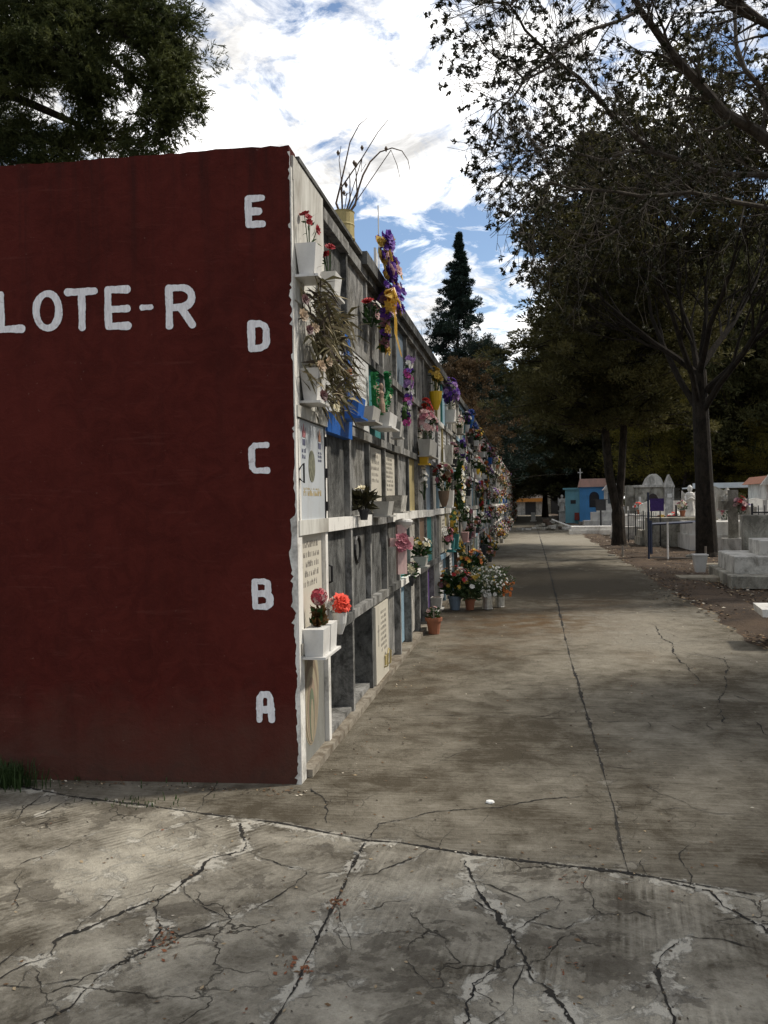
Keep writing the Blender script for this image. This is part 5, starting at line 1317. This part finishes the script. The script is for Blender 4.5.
def bare_tree(name, label, loc, H, seed, tr, mats, lean=(0, 0), leaves=8, fork=.28, spread=.55, nmain=7, mainL=.62, tuftL=.09, keep=.8, L1=(.5, .72)):
    R = random.Random(seed); g = np.random.default_rng(seed); t_ = thing(name, label, 'tree', loc); tb = MB(); tips = []
    global LIM
    if leaves: LIM = lambda q: math.hypot(q.x, q.y) > H * .40 * (1.05 - .35 * abs(q.z / H - .6)) or q.z > H * 1.05
    f = H * fork; top = Vector((lean[0], lean[1], f))
    prof = [(0, 0, -.1), (0, 0, .15), (lean[0] * .3, lean[1] * .3, f * .4), tuple(top)]
    tb.tube(prof, [tr * 1.75, tr * 1.25, tr, tr * .85], 14)
    for i in range(nmain):
        a = 2 * PI * (i + R.uniform(-.3, .3)) / nmain; el = R.uniform(.45, 1.6)
        d = Vector((math.cos(a), math.sin(a), el)); o_ = top - Vector((0, 0, R.uniform(0, f * .25)))
        twiggy(tb, o_, d, H * mainL * R.uniform(.75, 1.1), tr * .42, 0, R, tips, .05, spread, (4, 6), L1, .11, 0, .006)
    d = Vector((lean[0] * .1, 0, 1)); twiggy(tb, top, d, H * .68, tr * .6, 0, R, tips, .05, spread, (5, 6), L1, .09, 0, .006)
    LIM = None; tb.build('trunk', mats[1], t_); kk = [q for q in tips if R.random() < keep]
    if leaves: np_quads('crown', tuft_mesh(kk, leaves, tuftL, tuftL * .42, g), mats[0], t_)
    print(name, len(tips)); return t_
cb_ = G(707, 556); cb_.z = -.04
bare_tree('bare_tree', 'large thinly leaved tree with thick dark trunk beside the white pot and step tomb', cb_, 12.5, 92, .23, (foliage('sparse_leaf', (.035, .036, .015), (.11, .10, .035), 1.2, .3), concrete('bark_dark', (.012, .010, .008), (.036, .029, .022), .4, 6)), (-.15, 0), 14, .40, .6, 9, .40, .14, .95)
b2 = bare_tree('bare_tree', 'leafless pale tree far behind, just over the wall left of the tall conifer', at(426, 58), 8.2, 95, .13, (F_BR, concrete('bark_silver', (.20, .18, .15), (.34, .31, .27), .2)), (0, 0), 0, .3, .6, 6, .34, .1, .5)

# ---- the juniper behind the red wall, upper left
def left_tree():
    base = EYE + ray(-60, 500) * 11.5; base.z = -.04; R = random.Random(31); g = np.random.default_rng(31)
    t_ = thing('juniper_tree', 'dense dark green juniper standing behind the red wall, upper left', 'tree', base); tb = MB()
    H = 13.5; tb.tube([(0, 0, -.1), (.05, 0, 3), (0, .1, 7), (.1, 0, 10), (.1, 0, 13)], [.38, .28, .2, .12, .03], 12)
    C = []; CR_ = []; O = []
    def limb(P_, r0, dens, cr, side=.28, start=.2):
        n = len(P_); tb.tube(P_, [max(.008, r0 * (1 - .8 * i / (n - 1))) for i in range(n)], 6, 0, False)
        tot = sum((b_ - a).length for a, b_ in zip(P_[:-1], P_[1:])); k = int(tot * dens)
        for i in range(k):
            f = start + (1 - start) * (i + R.random()) / k; q = f * (n - 1); j = min(n - 2, int(q)); o_ = P_[j].lerp(P_[j + 1], q - j); dd = (P_[j + 1] - P_[j]).normalized()
            s = Vector((R.gauss(0, 1), R.gauss(0, 1), R.gauss(0, .7))).normalized() * side * R.uniform(.2, 1.3)
            e = o_ + s + dd * .1
            tb.tube([o_, o_.lerp(e, .6) + Vector((0, 0, .03)), e], [.010, .006, .003], 3, 0, False)
            C.append(tuple(e)); CR_.append(cr * R.uniform(.6, 1.2)); O.append(tuple((s.normalized() + dd * .8 + Vector((0, 0, .2))).normalized()))
    D_ = lambda u, v, dep: Dp(u, v, dep) - base
    vis = [  # the limbs one sees against the sky
        [(-60, 60, 11.5), (20, 30, 11), (80, 20, 10.6), (130, 18, 10.3), (170, 30, 10), (190, 60, 9.9)],
        [(-60, 20, 11.5), (40, -20, 11), (110, -10, 10.6), (160, 5, 10.2), (185, 20, 10)],
        [(80, 20, 10.6), (120, 50, 10.3), (150, 75, 10.1), (175, 100, 10), (190, 125, 9.9)],
        [(130, 18, 10.3), (165, 55, 10.1), (190, 85, 9.9), (205, 105, 9.8)],
        [(-60, 110, 11.5), (10, 95, 11), (50, 112, 10.7), (85, 125, 10.5), (110, 138, 10.3), (140, 140, 10.2)],
        [(-60, 90, 11.5), (10, 70, 11), (50, 66, 10.6), (90, 82, 10.3), (105, 100, 10.2)],
        [(-60, 130, 11.5), (0, 128, 11), (40, 140, 10.7), (75, 152, 10.5)],
        [(-60, 60, 11.5), (0, 50, 10.6), (40, 45, 10.2), (80, 55, 10), (100, 85, 9.9)],
        [(-60, 0, 11.5), (20, -5, 10.8), (60, 5, 10.4), (95, 25, 10.1)],
        [(170, 30, 10), (185, 60, 9.9), (195, 90, 9.9), (180, 130, 9.9), (172, 145, 9.9)],
        [(-60, -40, 11.5), (60, -60, 11), (140, -50, 10.6), (175, -20, 10.3)],
        [(-60, 120, 11.5), (-10, 90, 10.8), (20, 60, 10.4), (30, 90, 10.2)], [(-60, 160, 11.5), (-20, 150, 11), (20, 165, 10.6), (50, 170, 10.5)]]
    for i, pl in enumerate(vis):
        P_ = [D_(q[0] - 14 * (q[0] > 100) - 6 * (q[0] > 60), *q[1:]) for q in pl]; limb(P_, .075 if i < 2 or i == 4 else .045, 15 if i not in (4,) else 7, .155, .20 if i != 4 else .14, .25 if i != 4 else .55)
    for (u, v, dep, k_, s_) in ((40, 45, 10.4, 52, 30), (8, 125, 10.6, 16, 16), (5, 20, 10.4, 40, 30), (85, 85, 10.3, 14, 12), (80, 60, 10.3, 14, 15), (165, 60, 10.0, 16, 14), (175, 100, 9.9, 16, 12), (55, 150, 10.4, 12, 14), (125, 142, 10.2, 10, 9), (30, 0, 10.4, 30, 30), (130, 15, 10.2, 20, 20)):   # inner mass
        for q in range(k_): C.append(tuple(D_(u + R.gauss(0, s_), v + R.gauss(0, s_ * .7), dep + R.uniform(-.3, 1.6)))); CR_.append(R.uniform(.14, .28)); O.append((R.uniform(.1, 1), R.uniform(-.6, .2), R.uniform(-.3, .4)))
    for i in range(170):   # the rest of the crown, behind and above
        z = R.uniform(4.0, 12.8); a = R.uniform(0, 2 * PI); rad = 3.4 * (1 - (z - 4) / 9.5) ** .6 * R.uniform(.6, 1)
        if math.cos(a) > .35 and z < 10.5: continue
        d = Vector((math.cos(a), math.sin(a), R.uniform(0, .4))); limb(wander((0, 0, z), d, rad, 4, R, .1, .03), .05, 7, .34)
    C = np.array(C); CR_ = np.array(CR_); O = np.array(O)
    # sprays: each clump is a bundle of small feathery twigs
    ns = 16; m_ = len(C); k = m_ * ns
    Pc = np.repeat(C, ns, 0) + g.normal(size=(k, 3)) * np.repeat(CR_, ns)[:, None] * .42
    Dc = np.repeat(O, ns, 0) + g.normal(size=(k, 3)) * .65; Dc /= np.linalg.norm(Dc, axis=1, keepdims=True)
    Lc = np.repeat(CR_, ns) * g.uniform(.5, 1.1, k)
    nn = 17; t01 = np.tile(np.linspace(0.05, 1, nn), k)
    P = np.repeat(Pc, nn, 0) + np.repeat(Dc * Lc[:, None], nn, 0) * t01[:, None]
    D = np.repeat(Dc, nn, 0) * 1.0 + g.normal(size=(k * nn, 3)) * .45; D[:, 2] -= .12
    V_ = leafset(P, D, .070 * g.uniform(.6, 1.3, k * nn), .0115 * g.uniform(.7, 1.3, k * nn), g)
    tb.build('trunk', BARK, t_); np_quads('crown', V_, F_LEFT, t_); print('left clumps', m_, 'quads', len(V_) // 4)
left_tree()
# ------------------------------------------------------------ graves, chapels and railings on the right
STN = concrete('grave_stone', (.30, .29, .26), (.62, .60, .55), .35, 2)
STW = painted('grave_white', (.80, .78, .73), (.20, .18, .15), .7, .85, 3.5, .45, .72, .5)
STG = concrete('stone_mossy', (.16, .15, .125), (.42, .40, .34), .5, 2)
TERR = painted('terrazzo', (.62, .60, .55), (.17, .155, .13), .8, .7, 4, .46, .62, .8)
M_SB = painted('chapel_blue', (.10, .38, .80), (.03, .10, .22), .4, .6, 3)
M_CY = painted('chapel_turquoise', (.20, .48, .58), (.10, .2, .24), .4, .6, 3)
M_PR = painted('pink_roof', (.80, .50, .42), (.40, .28, .22), .5, .8, 4)
M_TILE = painted('roof_tile', (.34, .14, .08), (.12, .08, .06), .6, .8, 6)
M_RB = painted('rail_blue', (.007, .016, .05), (.03, .03, .04), .4, .5, 8)
M_IR = plain('iron_dark', (.025, .025, .028), .6, .2)
M_PUC = plain('purple_cloth', (.06, .03, .16), .8)
M_OR = painted('orange_paint', (.60, .24, .04), (.3, .15, .05), .4)
def gp(u, v): p = G(u, v); return p
def simple(name, label, cat, loc, parts, rz=0, group=None):
    t_ = thing(name, label, cat, loc, group, rz)
    for nm, mb, mt in parts: mb.build(nm, mt, t_)
    return t_
# blue chapel
p = at(595.5, 56); s = 56 / 845.0
m = MB(); W_ = 2.05; m.box(-W_ / 2 - .1, W_ / 2 + .1, -.1, 2.3, 0, .16); 
wl = MB(); wl.box(-W_ / 2, W_ / 2, 0, 2.2, .16, 2.45)
side = MB(); side.box(-W_ / 2 - .95, -W_ / 2 - .003, .25, 2.2, 0, 2.3)
cor = MB(); cor.box(-W_ / 2 - 1.1, -W_ / 2 - .002, .15, 2.3, 2.30, 2.42)
rf = MB(); rf.prism([(-W_ / 2 - .12, 2.452), (W_ / 2 + .12, 2.452), (W_ / 2 - .05, 3.0), (-W_ / 2 + .02, 3.0)], 'y', -.12, 2.3)
arch = [(-.25, 1.15), (.25, 1.15), (.25, 1.75)] + [(.25 * math.cos(a), 1.75 + .28 * math.sin(a)) for a in np.linspace(.2, PI - .2, 7)] + [(-.25, 1.75)]
wi = MB(); wi.prism([(x - .08, z) for x, z in arch], 'y', -.03, -.004)
wf = MB()
fr = [(x * 1.28 - .08, (z - 1.45) * 1.18 + 1.45) for x, z in arch]; wf.prism(fr, 'y', -.018, -.002)
cx_ = MB(); cx_.box(-W_ / 2 + .02, -W_ / 2 + .10, .0, .08, 2.99, 3.7); cx_.box(-W_ / 2 - .10, -W_ / 2 + .018, .01, .07, 3.4, 3.47); cx_.box(-W_ / 2 + .102, -W_ / 2 + .22, .01, .07, 3.4, 3.47)
ni = MB(); ni.box(-W_ / 2 - .6, -W_ / 2 - .25, .22, .248, 1.35, 1.6)
fl_ = MB(); fl_.box(-W_ / 2 - .35, -W_ / 2 - .05, .05, .24, .25, .75)
simple('blue_chapel', 'small bright blue grave chapel with pink roof and arched window', 'chapel', p, [('plinth', m, STN), ('wall', wl, M_SB), ('side_wall', side, M_CY), ('cornice', cor, M_CY), ('roof', rf, M_PR), ('window_frame', wf, M_RB), ('window', wi, M_DK), ('cross', cx_, STW), ('niche_opening', ni, M_DK), ('red_box', fl_, plain('dull_red', (.25, .04, .03)))], rz=-.05)
# white niche tomb with steps before it
p = at(613, 50); m = MB(); m.box(-1.7, 1.2, -.5, 1.1, 0, .35); m.box(-1.25, 1.0, -.3, 1.0, .35, .85); m.box(-.9, .8, -.1, .9, .85, 1.15); m.box(-.45, .45, .2, .8, 1.15, 2.15); m.prism([(-.58, 2.15), (.58, 2.15), (.35, 2.42), (.12, 2.62), (-.12, 2.62), (-.35, 2.42)], 'y', .12, .86)
op = MB(); op.box(-.28, .28, .17, .198, 1.35, 2.0)
simple('niche_tomb', 'white stepped tomb with little niche in front of the blue chapel', 'tomb', p, [('tomb_body', m, STW), ('niche', op, plain('niche_grey', (.12, .14, .15)))])
# dark sign on a post before it
p = gp(601, 533); m = MB(); m.box(-.04, .04, -.03, .03, 0, 1.05); b2 = MB(); b2.box(-.22, .24, -.04, .0, 1.05, 1.55); b2.box(-.30, .32, -.05, .01, 1.552, 1.58)
simple('post_sign', 'dark sign board on a post before the white niche tomb', 'sign', p, [('post', m, M_IR), ('board', b2, M_IR)])
# rubble pile on the path
def rubble():
    c = gp(548, 530); t_ = thing('rubble_pile', 'heap of broken concrete lying on the path far ahead', 'rubble', c); R = random.Random(8); m = MB()
    for i in range(46):
        x = R.gauss(0, .55); y = R.gauss(0, .35); hgt = max(.02, .42 * math.exp(-(x / .6) ** 2)); z = R.uniform(0, hgt); s_ = R.uniform(.07, .22); a = R.uniform(0, 3)
        m.box(x - s_, x + s_, y - s_ * .7, y + s_ * .7, z, z + s_ * R.uniform(.4, .9), R.choice([0, 0, 1, 2]), a, R.uniform(0, .03), R.uniform(.01, .05))
    m.build('rubble', [STG, STN, plain('broken_earth', (.08, .055, .04), .95)], t_)
    b_ = MB(); b_.box(.55, 1.5, -.2, .1, .02, .16, 0, -.35); b_.tube([(.2, .1, .55), (1.3, -.2, .12)], .05, 6); b_.build('concrete_post', STW, t_)
rubble()
# grey stone chapel
p = at(655, 44); m = MB()
m.box(-1.5, 1.3, 0, 1.8, 0, .5); m.box(-1.3, .62, .1, 1.7, .5, 2.75); 
rf = MB(); rf.box(-1.42, .64, .0, 1.8, 2.752, 2.9); rf.prism([(-.62, 2.902), (.66, 2.902), (.45, 3.35), (.15, 3.62), (-.12, 3.62), (-.42, 3.35)], 'y', .1, 1.6)
tw_ = MB(); tw_.box(.65, 1.25, -.25, .5, .5, 2.7); tw_.box(.6, 1.3, -.3, .55, 2.702, 2.82); tw_.prism([(.62, 2.822), (1.28, 2.822), (.95, 3.55)], 'y', -.28, .53)
op = MB(); op.prism([(-.55, .9), (.3, .9), (.3, 1.9), (.1, 2.25), (-.12, 2.35), (-.35, 2.25), (-.55, 1.9)], 'y', .06, .098)
ls = MB(); ls.box(-1.9, -1.32, .4, 1.2, 0, 2.9); fc = MB(); fc.box(.8, 1.1, -.28, -.252, 2.05, 2.3)
st = MB(); st.box(-1.7, .9, -.9, -.02, 0, .75); st.box(-1.2, .5, -1.4, -.92, 0, .42)
simple('stone_chapel', 'grey stone grave chapel with domed top and a side turret', 'chapel', p, [('wall', m, STG), ('roof', rf, STN), ('turret', tw_, STN), ('doorway', op, plain('doorway_dark', (.03, .02, .018))), ('side_slab', ls, STG), ('plaque', fc, STW), ('step', st, STW)]).scale = (.74, .9, .80)
# angel statue on pedestal
def statue(u, vb, dep, h, label, name='statue', cat='statue', mt=STW):
    p = at(u, dep); s_ = h / 1.9; m = MB(); m.box(-.22 * s_, .22 * s_, -.22 * s_, .22 * s_, 0, .75 * s_); m.box(-.27 * s_, .27 * s_, -.27 * s_, .27 * s_, .752 * s_, .82 * s_)
    b_ = MB(); b_.lathe((0, 0, .822 * s_), [(.19 * s_, 0), (.17 * s_, .25 * s_), (.12 * s_, .5 * s_), (.17 * s_, .72 * s_), (.14 * s_, .8 * s_), (.05 * s_, .84 * s_), (.085 * s_, .92 * s_), (.09 * s_, 1.0 * s_), (.03 * s_, 1.08 * s_)], 12, sy=.8)
    b_.tube([(-.15 * s_, -.02, 1.5 * s_), (-.17 * s_, -.16 * s_, 1.35 * s_), (0, -.2 * s_, 1.45 * s_)], [.045 * s_, .04 * s_, .03 * s_], 6); b_.tube([(.15 * s_, -.02, 1.5 * s_), (.17 * s_, -.16 * s_, 1.35 * s_), (0, -.2 * s_, 1.46 * s_)], [.045 * s_, .04 * s_, .03 * s_], 6)
    w1 = MB(); 
    for sg in (-1, 1): w1.prism([(sg * .05 * s_, 1.5 * s_), (sg * .26 * s_, 1.72 * s_), (sg * .28 * s_, 1.2 * s_), (sg * .12 * s_, 1.05 * s_)][::sg], 'y', .1 * s_, .14 * s_)
    simple(name, label, cat, p, [('pedestal', m, mt), ('figure', b_, mt), ('wings', w1, mt)])
statue(690, 522, 33, 2.1, 'pale angel statue with hands joined, left of the thick trunk')
statue(727, 530, 27, 1.9, 'weathered angel statue right of the thick trunk', mt=STN)
statue(562, 523, 60, 2.0, 'small white statue far off left of the blue chapel')
# flower stone with red/white flowers
p = at(677, 34); m = MB(); m.box(-.35, .35, -.2, .3, 0, .55); m.box(-.12, .12, 0, .15, .55, 1.5)
simple('flower_grave', 'low grave stone with slim upright post behind red flowers', 'grave', p, [('stone', m, STW)])
bouquet('grave_flowers', 'red and white flowers on a low grave left of the angel statue', CA, at(677, 33.6) + Vector((0, 0, .58)), .5, .4, ['red', 'white', 'coral', 'white'], 40, .09, random.Random(4), None, nleaf=90, leafL=.16, rx=.5)
# low graves in the background
def slab_grave(u, dep, w, l, h, label, mt=STW, head=0, rz=0, flat=True):
    p = at(u, dep); m = MB(); m.box(-w / 2, w / 2, 0, l, 0, h * .55); m.box(-w / 2 + .08, w / 2 - .08, .08, l - .08, h * .55, h)
    parts_ = [('tomb_body', m, mt)]
    if head:
        h_ = MB(); h_.box(-w * .35, w * .35, l - .25, l - .1, h, h + head); h_.prism([(-w * .35, h + head + .002), (w * .35, h + head + .002), (0, h + head * 1.35)], 'y', l - .25, l - .1); parts_.append(('headstone', h_, mt))
    return simple('grave', label, 'grave', p, parts_, rz)
slab_grave(599, 38, 2.6, 1.1, .38, 'low white slab grave between the rubble and the forked trunk')
slab_grave(664, 28.5, 1.6, 1.6, .5, 'pale low grave behind the blue rail, left part', STG)
slab_grave(684, 27.5, 2.3, 1.4, .95, 'grey block grave just left of the thick trunk', STG)
slab_grave(740, 25.2, 2.9, 2.2, .85, 'wide whitewashed grave right of the thick trunk', STW)
slab_grave(722, 30, 1.8, 1.4, .8, 'grave with flat headstone behind the weathered angel', STN, .9)
slab_grave(640, 36, 2.2, 1.2, .9, 'stepped white grave before the stone chapel', STW)
slab_grave(628, 33, 1.2, 1.0, .5, 'small grave right beside the forked trunk', STN)
slab_grave(668, 50, 2.4, 1.2, 1.6, 'tall plain grave behind the stone chapel turret', STN, .6)
slab_grave(705, 40, 2.4, 1.2, 1.2, 'grave partly hidden behind the thick trunk', STG, .5)
# crosses with flowers, right group
def cross(u, dep, h, label, mt=STN, w=.16, group=None):
    p = at(u, dep); m = MB(); m.box(-w / 2, w / 2, -.06, .06, .42, h); m.box(-h * .22, -w / 2 - .002, -.05, .05, h * .68, h * .68 + w); m.box(w / 2 + .002, h * .22, -.05, .05, h * .68, h * .68 + w); b_ = MB(); b_.box(-.3, .3, -.2, .2, 0, .42)
    return simple('grave_cross', label, 'cross', p, [('cross', m, mt), ('base', b_, STN)])
cross(733, 24, 1.8, 'tall grey stone cross pillar just right of the weathered angel', STG, .26)
cross(744, 25, 1.55, 'pale stone cross pillar near the right edge', STN, .24)
cross(716, 32, 1.7, 'slanting blue grave cross seen right of the thick trunk', M_RB, .08)
cross(658, 41, 1.6, 'thin white cross before the stone chapel', STW, .08)
cross(640, 43, 1.7, 'white cross left of the stone chapel', STW, .09)
bouquet('grave_flowers', 'dark red flower bunch hanging between the two stone cross pillars', CA, at(739, 24) + Vector((0, -.15, 1.1)), .2, .45, ['mauve', 'red', 'palepink'], 26, .08, random.Random(5), None, nleaf=30, leafL=.12)
bouquet('grave_flowers', 'pink dried flowers before the weathered angel', CA, at(725, 26) + Vector((0, -.1, .9)), .2, .5, ['palepink', 'rust', 'pink'], 18, .08, random.Random(6), None, nleaf=40, leafL=.12)
# blue metal canopy
p = at(733, 36); m = MB(); 
for x in (-1.2, 1.2):
    for y in (0, 1.6): m.box(x - .04, x + .04, y - .04, y + .04, 0, 2.0)
r_ = MB(); r_.box(-1.75, 1.75, -.3, 1.9, 2.002, 2.06); r_.box(-1.7, 1.7, -.34, -.302, 2.0, 2.22)
simple('blue_canopy', 'blue metal grave canopy with white roof sheet on posts', 'canopy', p, [('posts_frame', m, M_RB), ('roof', r_, painted('sheet_white', (.66, .72, .76), (.3, .3, .3), .3))])
# white house with tile roof
p = at(811, 31); m = MB(); m.box(-1.55, 2.2, 0, 2.6, 0, 2.08); rf = MB(); rf.prism([(-1.75, 2.082), (2.4, 2.082), (2.2, 2.38), (-1.45, 2.38)], 'y', -.2, 2.8); gbl = MB(); gbl.prism([(-1.82, 2.03), (-1.18, 2.03), (-1.5, 2.45)], 'y', -.32, -.203)
wi = MB(); wi.box(-1.35, -1.05, -.03, -.004, 1.05, 1.65); fin = MB(); fin.lathe((-.75, .3, 2.38), [(.10, 0), (.12, .12), (.04, .18), (.09, .26), (.02, .36)], 8); fin.lathe((-.45, .3, 2.38), [(.07, 0), (.09, .1), (.03, .16), (.06, .22), (.02, .3)], 8)
simple('white_chapel', 'white grave chapel with terracotta roof at the right edge', 'chapel', p, [('wall', m, STW), ('roof', rf, M_TILE), ('gable', gbl, STW), ('window', wi, M_DK), ('finial', fin, STN)])
# railings
def railing(name, label, a, b_, h, mt, step=.16, posts=.9, rails=(1.0, .12), pr=.018, br=.008, pick=True):
    a = Vector(a); b_ = Vector(b_); t_ = thing(name, label, 'railing', a); d = b_ - a; L = d.length; e = d.normalized(); m = MB()
    for f in rails: m.tube([Vector((0, 0, h * f)), d + Vector((0, 0, h * f))], pr, 6)
    m.build('rail', mt, t_)
    if step:
        m = MB(); k = int(L / step)
        for i in range(1, k): q = e * (i * step); m.tube([q + Vector((0, 0, h * rails[-1])), q + Vector((0, 0, h * (1.08 if pick else 1)))], br, 4)
        m.build('bars', mt, t_)
    n = max(1, round(L / posts))
    for i in range(n + 1): q = d * (i / n); m = MB(); m.tube([q, q + Vector((0, 0, h * 1.12))], pr * 1.3, 6); m.build('post', mt, t_)
    return t_
railing('grave_railing', 'dark iron railing before the stone chapel', at(628, 31), at(660, 27.5), 1.05, M_IR, .22, 1.0, (.95, .15))
a = at(650, 24); b_ = at(710, 22.5); railing('blue_rail', 'low blue metal rail running to the thick trunk', a, at(703, 26), .86, M_RB, 0, 2.4, (1.0,), .045)
railing('grave_railing', 'black iron railing on the white chapel grave at the right edge', at(752, 20) , at(800, 19.4), 1.28, M_IR, .14, 1.1, (.95, .05), .02, .011)
railing('thin_fence', 'thin rusty pipe fence close to the ground before the thick trunk', at(622, 22.6), at(705, 21.6), .30, painted('pipe_rust', (.25, .22, .18), (.1, .06, .04), .5), 0, 3, (.1,), .022)
# purple banner on a dark post
p = gp(649, 560); m = MB(); m.tube([(0, 0, 0), (0, 0, 1.72)], .024, 8); c_ = MB(); c_.box(.04, .38, -.012, .012, 1.24, 1.56)
simple('purple_banner', 'purple cloth banner on a slim dark post by the blue rail', 'banner', p, [('post', m, M_RB), ('cloth', c_, M_PUC)])
p = gp(668, 559); m = MB(); m.tube([(0, 0, 0), (0, 0, .95)], .025, 6); 
tag(m.build('white_post', STW, None, p), 'slim white post standing right of the purple banner', 'post')
# white pot on its slab
p = gp(700, 579); m = MB(); m.box(-.42, .45, -.35, .25, -.03, .06); 
tag(m.build('grave_slab', concrete('slab_tan', (.22, .19, .14), (.38, .34, .27), .3), None, p, ), 'flat square concrete slab carrying the white pot', 'slab')
p2 = gp(700, 575); p2.z = .062; m = MB(); wplanter(m, -.12, 0, 0, .25, .25, .36); m.box(-.10, .11, -.105, .105, .362, .366, 1)
m = MB(); m.box(-.13, .13, -.13, .13, 0, .33, 0, 0, .045); m.box(-.145, .145, -.145, .145, .331, .36); m.build('pot_tmp', M_PW, None, p2); o = bpy.data.objects['pot_tmp']; o.name = 'white_pot'; tag(o, 'tall white tapered pot standing on a flat slab in the dirt', 'pot')
slab_grave(722, 18.6, .9, .6, .10, 'small tan slab between the white pot and the step tomb', concrete('slab_tan', (.2, .2, .2), (.3, .3, .3)))
# step tomb
def gq(u, v, z=0): return G(u, v, z)
p = Vector((0, 0, 0)); c0 = gq(731, 587); 
t_ = thing('step_tomb', 'pale three-tier terrazzo step tomb on bare earth, right edge', 'tomb', (c0.x, c0.y, -.03), rz=-.06)
def tier(x0, x1, y0, y1, z0, z1, nm, mt, bev=.015):
    m = MB(); m.box(x0, x1, y0, y1, z0, z1 - bev, 0); m.box(x0, x1, y0, y1, z1 - bev, z1, 0, 0, 0, bev); m.build(nm, mt, t_)
tier(0, 3.4, .0, 2.6, 0, .22, 'base_step', STG); tier(.14, 3.3, .45, 2.3, .222, .53, 'middle_step', TERR); tier(.62, 3.2, .7, 1.8, .532, .80, 'top_block', TERR)
tier(.70, 2.6, 2.7, 3.0, 0, 1.22, 'headstone', STG)
# stone bench at right edge
c0 = gq(766, 648); t_ = thing('stone_bench', 'low stone bench with pale top cut by the right edge', 'bench', (c0.x + .02, c0.y, -.02), rz=-.1); m = MB(); m.box(-.06, 1.5, -.05, .55, .34, .42, 0, 0, .01); m.build('seat', STW, t_)
for x in (.1, 1.15): m = MB(); m.box(x, x + .16, .05, .45, 0, .338); m.build('leg', STG, t_)
# far end of the path: orange-fronted buildings
p = at(534, 96); m = MB(); m.box(-2.6, 1.5, 0, 3, 0, 2.6); r_ = MB(); r_.box(-2.5, 1.4, -.5, -.002, 1.5, 1.9); d_ = MB(); d_.box(-1.0, .2, -.03, -.004, 0, 1.45); tp_ = MB(); tp_.box(-2.8, 1.7, -.2, 3.1, 2.602, 2.85)
simple('far_building', 'far grey building with orange awning at the end of the path', 'building', p, [('wall', m, STN), ('awning', r_, M_OR), ('doorway', d_, M_DK), ('roof', tp_, STG)])
p = at(556, 98); m = MB(); m.box(-1.4, 2, 0, 3, 0, 2.9); d_ = MB(); d_.box(-.6, .3, -.03, -.004, 0, 1.9); simple('far_building', 'far pale building right of the orange awning', 'building', p, [('wall', m, STG), ('doorway', d_, M_DK)])
p = at(566, 62); m = MB(); m.box(-.4, .4, 0, .5, 0, 1.5); m.prism([(-.45, 1.502), (.45, 1.502), (0, 1.9)], 'y', -.03, .53); simple('orange_tomb', 'small orange gabled tomb left of the blue chapel', 'tomb', p, [('tomb_body', m, M_OR)])
p = at(533, 64); m = MB(); m.box(-.16, .16, -.1, .1, 0, .7); m.box(-.25, .25, -.15, .15, 0, .12); tag(m.build('white_marker', STW, None, p), 'small white marker stone standing on the far path', 'marker')
# low earth bank beyond the forked tree edge and red soil strip
m = MB(); R = random.Random(3)
P_ = [gp(568, 528), gp(600, 531), gp(602, 540), gp(585, 540)]; m.add([(q.x, q.y, -.006) for q in P_], [(0, 3, 2, 1)])
tag(m.build('red_soil', painted('red_soil', (.20, .085, .045), (.10, .06, .04), .6, .95, 3)), kind='structure')
# stones edging the path
R = random.Random(14)
pr = None
for (u, v, s_) in ((612, 556, .10), (690, 556, .1)):
    c = gp(u, v); c.z = -.03; m = MB(); m.lathe((0, 0, 0), [(s_ * .8, 0), (s_, s_ * .3), (s_ * .8, s_ * .6), (s_ * .3, s_ * .75)], 7, sx=1.3, sy=.8)
    m.v = [(x * R.uniform(.85, 1.15), y * R.uniform(.85, 1.15), z) for x, y, z in m.v]
    w_ = {612: 'at the foot of the forked trunk', 640: 'on the earth beside the path before the blue rail', 592: 'on the path edge before the low white slab grave', 660: 'small one nearest the camera by the path edge', 690: 'between the thick trunk and the white pot'}[u]
    tag(m.build('stone', STG, None, c), f'rough grey stone lying {w_}', 'stone')

R = random.Random(44)
for u, dep, z, cols, nm in ((648, 43, .78, ['red', 'orange'], 'red flowers on the step of the grey stone chapel'), (735, 25.6, .88, ['white', 'yellow'], 'white and yellow flowers on the wide whitewashed grave'),
        (684, 27.6, .97, ['white', 'cream', 'pink'], 'pale flowers on the grey block grave left of the thick trunk'), (750, 25.4, .88, ['purple', 'white'], 'purple flowers at the right end of the whitewashed grave'), (664, 28.6, .52, ['yellow', 'rust'], 'yellow flowers on the pale low grave behind the blue rail'), (640, 35.7, .92, ['coral', 'white'], 'coral flowers on the stepped white grave')):
    p = at(u, dep); p.z = z - .02; bouquet('grave_flowers', nm, CA, p + Vector((0, .3, 0)), .2, .28, cols, 16, .07, R, 'pot', M_TC if R.random() < .5 else M_PW, nleaf=40, leafL=.12, ch=.2, stems=False)
cross(628, 39, 1.25, 'small white cross just right of the forked trunk', STW, .07)
cross(676, 30, 1.35, 'iron cross between the blue rail and the angel statue', M_IR, .05)
cross(697, 37, 1.5, 'white cross behind the angel statue', STW, .08)
cross(765, 24, 1.5, 'white cross at the right edge before the white chapel', STW, .09)
slab_grave(655, 33, 1.4, 1.0, .75, 'narrow white grave with pointed headstone before the stone chapel', STW, .6)
slab_grave(712, 33.5, 1.3, 1.0, .9, 'turquoise tiled grave half hidden by the thick trunk', M_CY, .4)
slab_grave(580, 44, 1.3, .9, .25, 'flat grey grave left of the white steps', STN)
slab_grave(760, 27.5, 1.4, .8, 1.15, 'white tomb block under the white chapel gable', STW, .3)
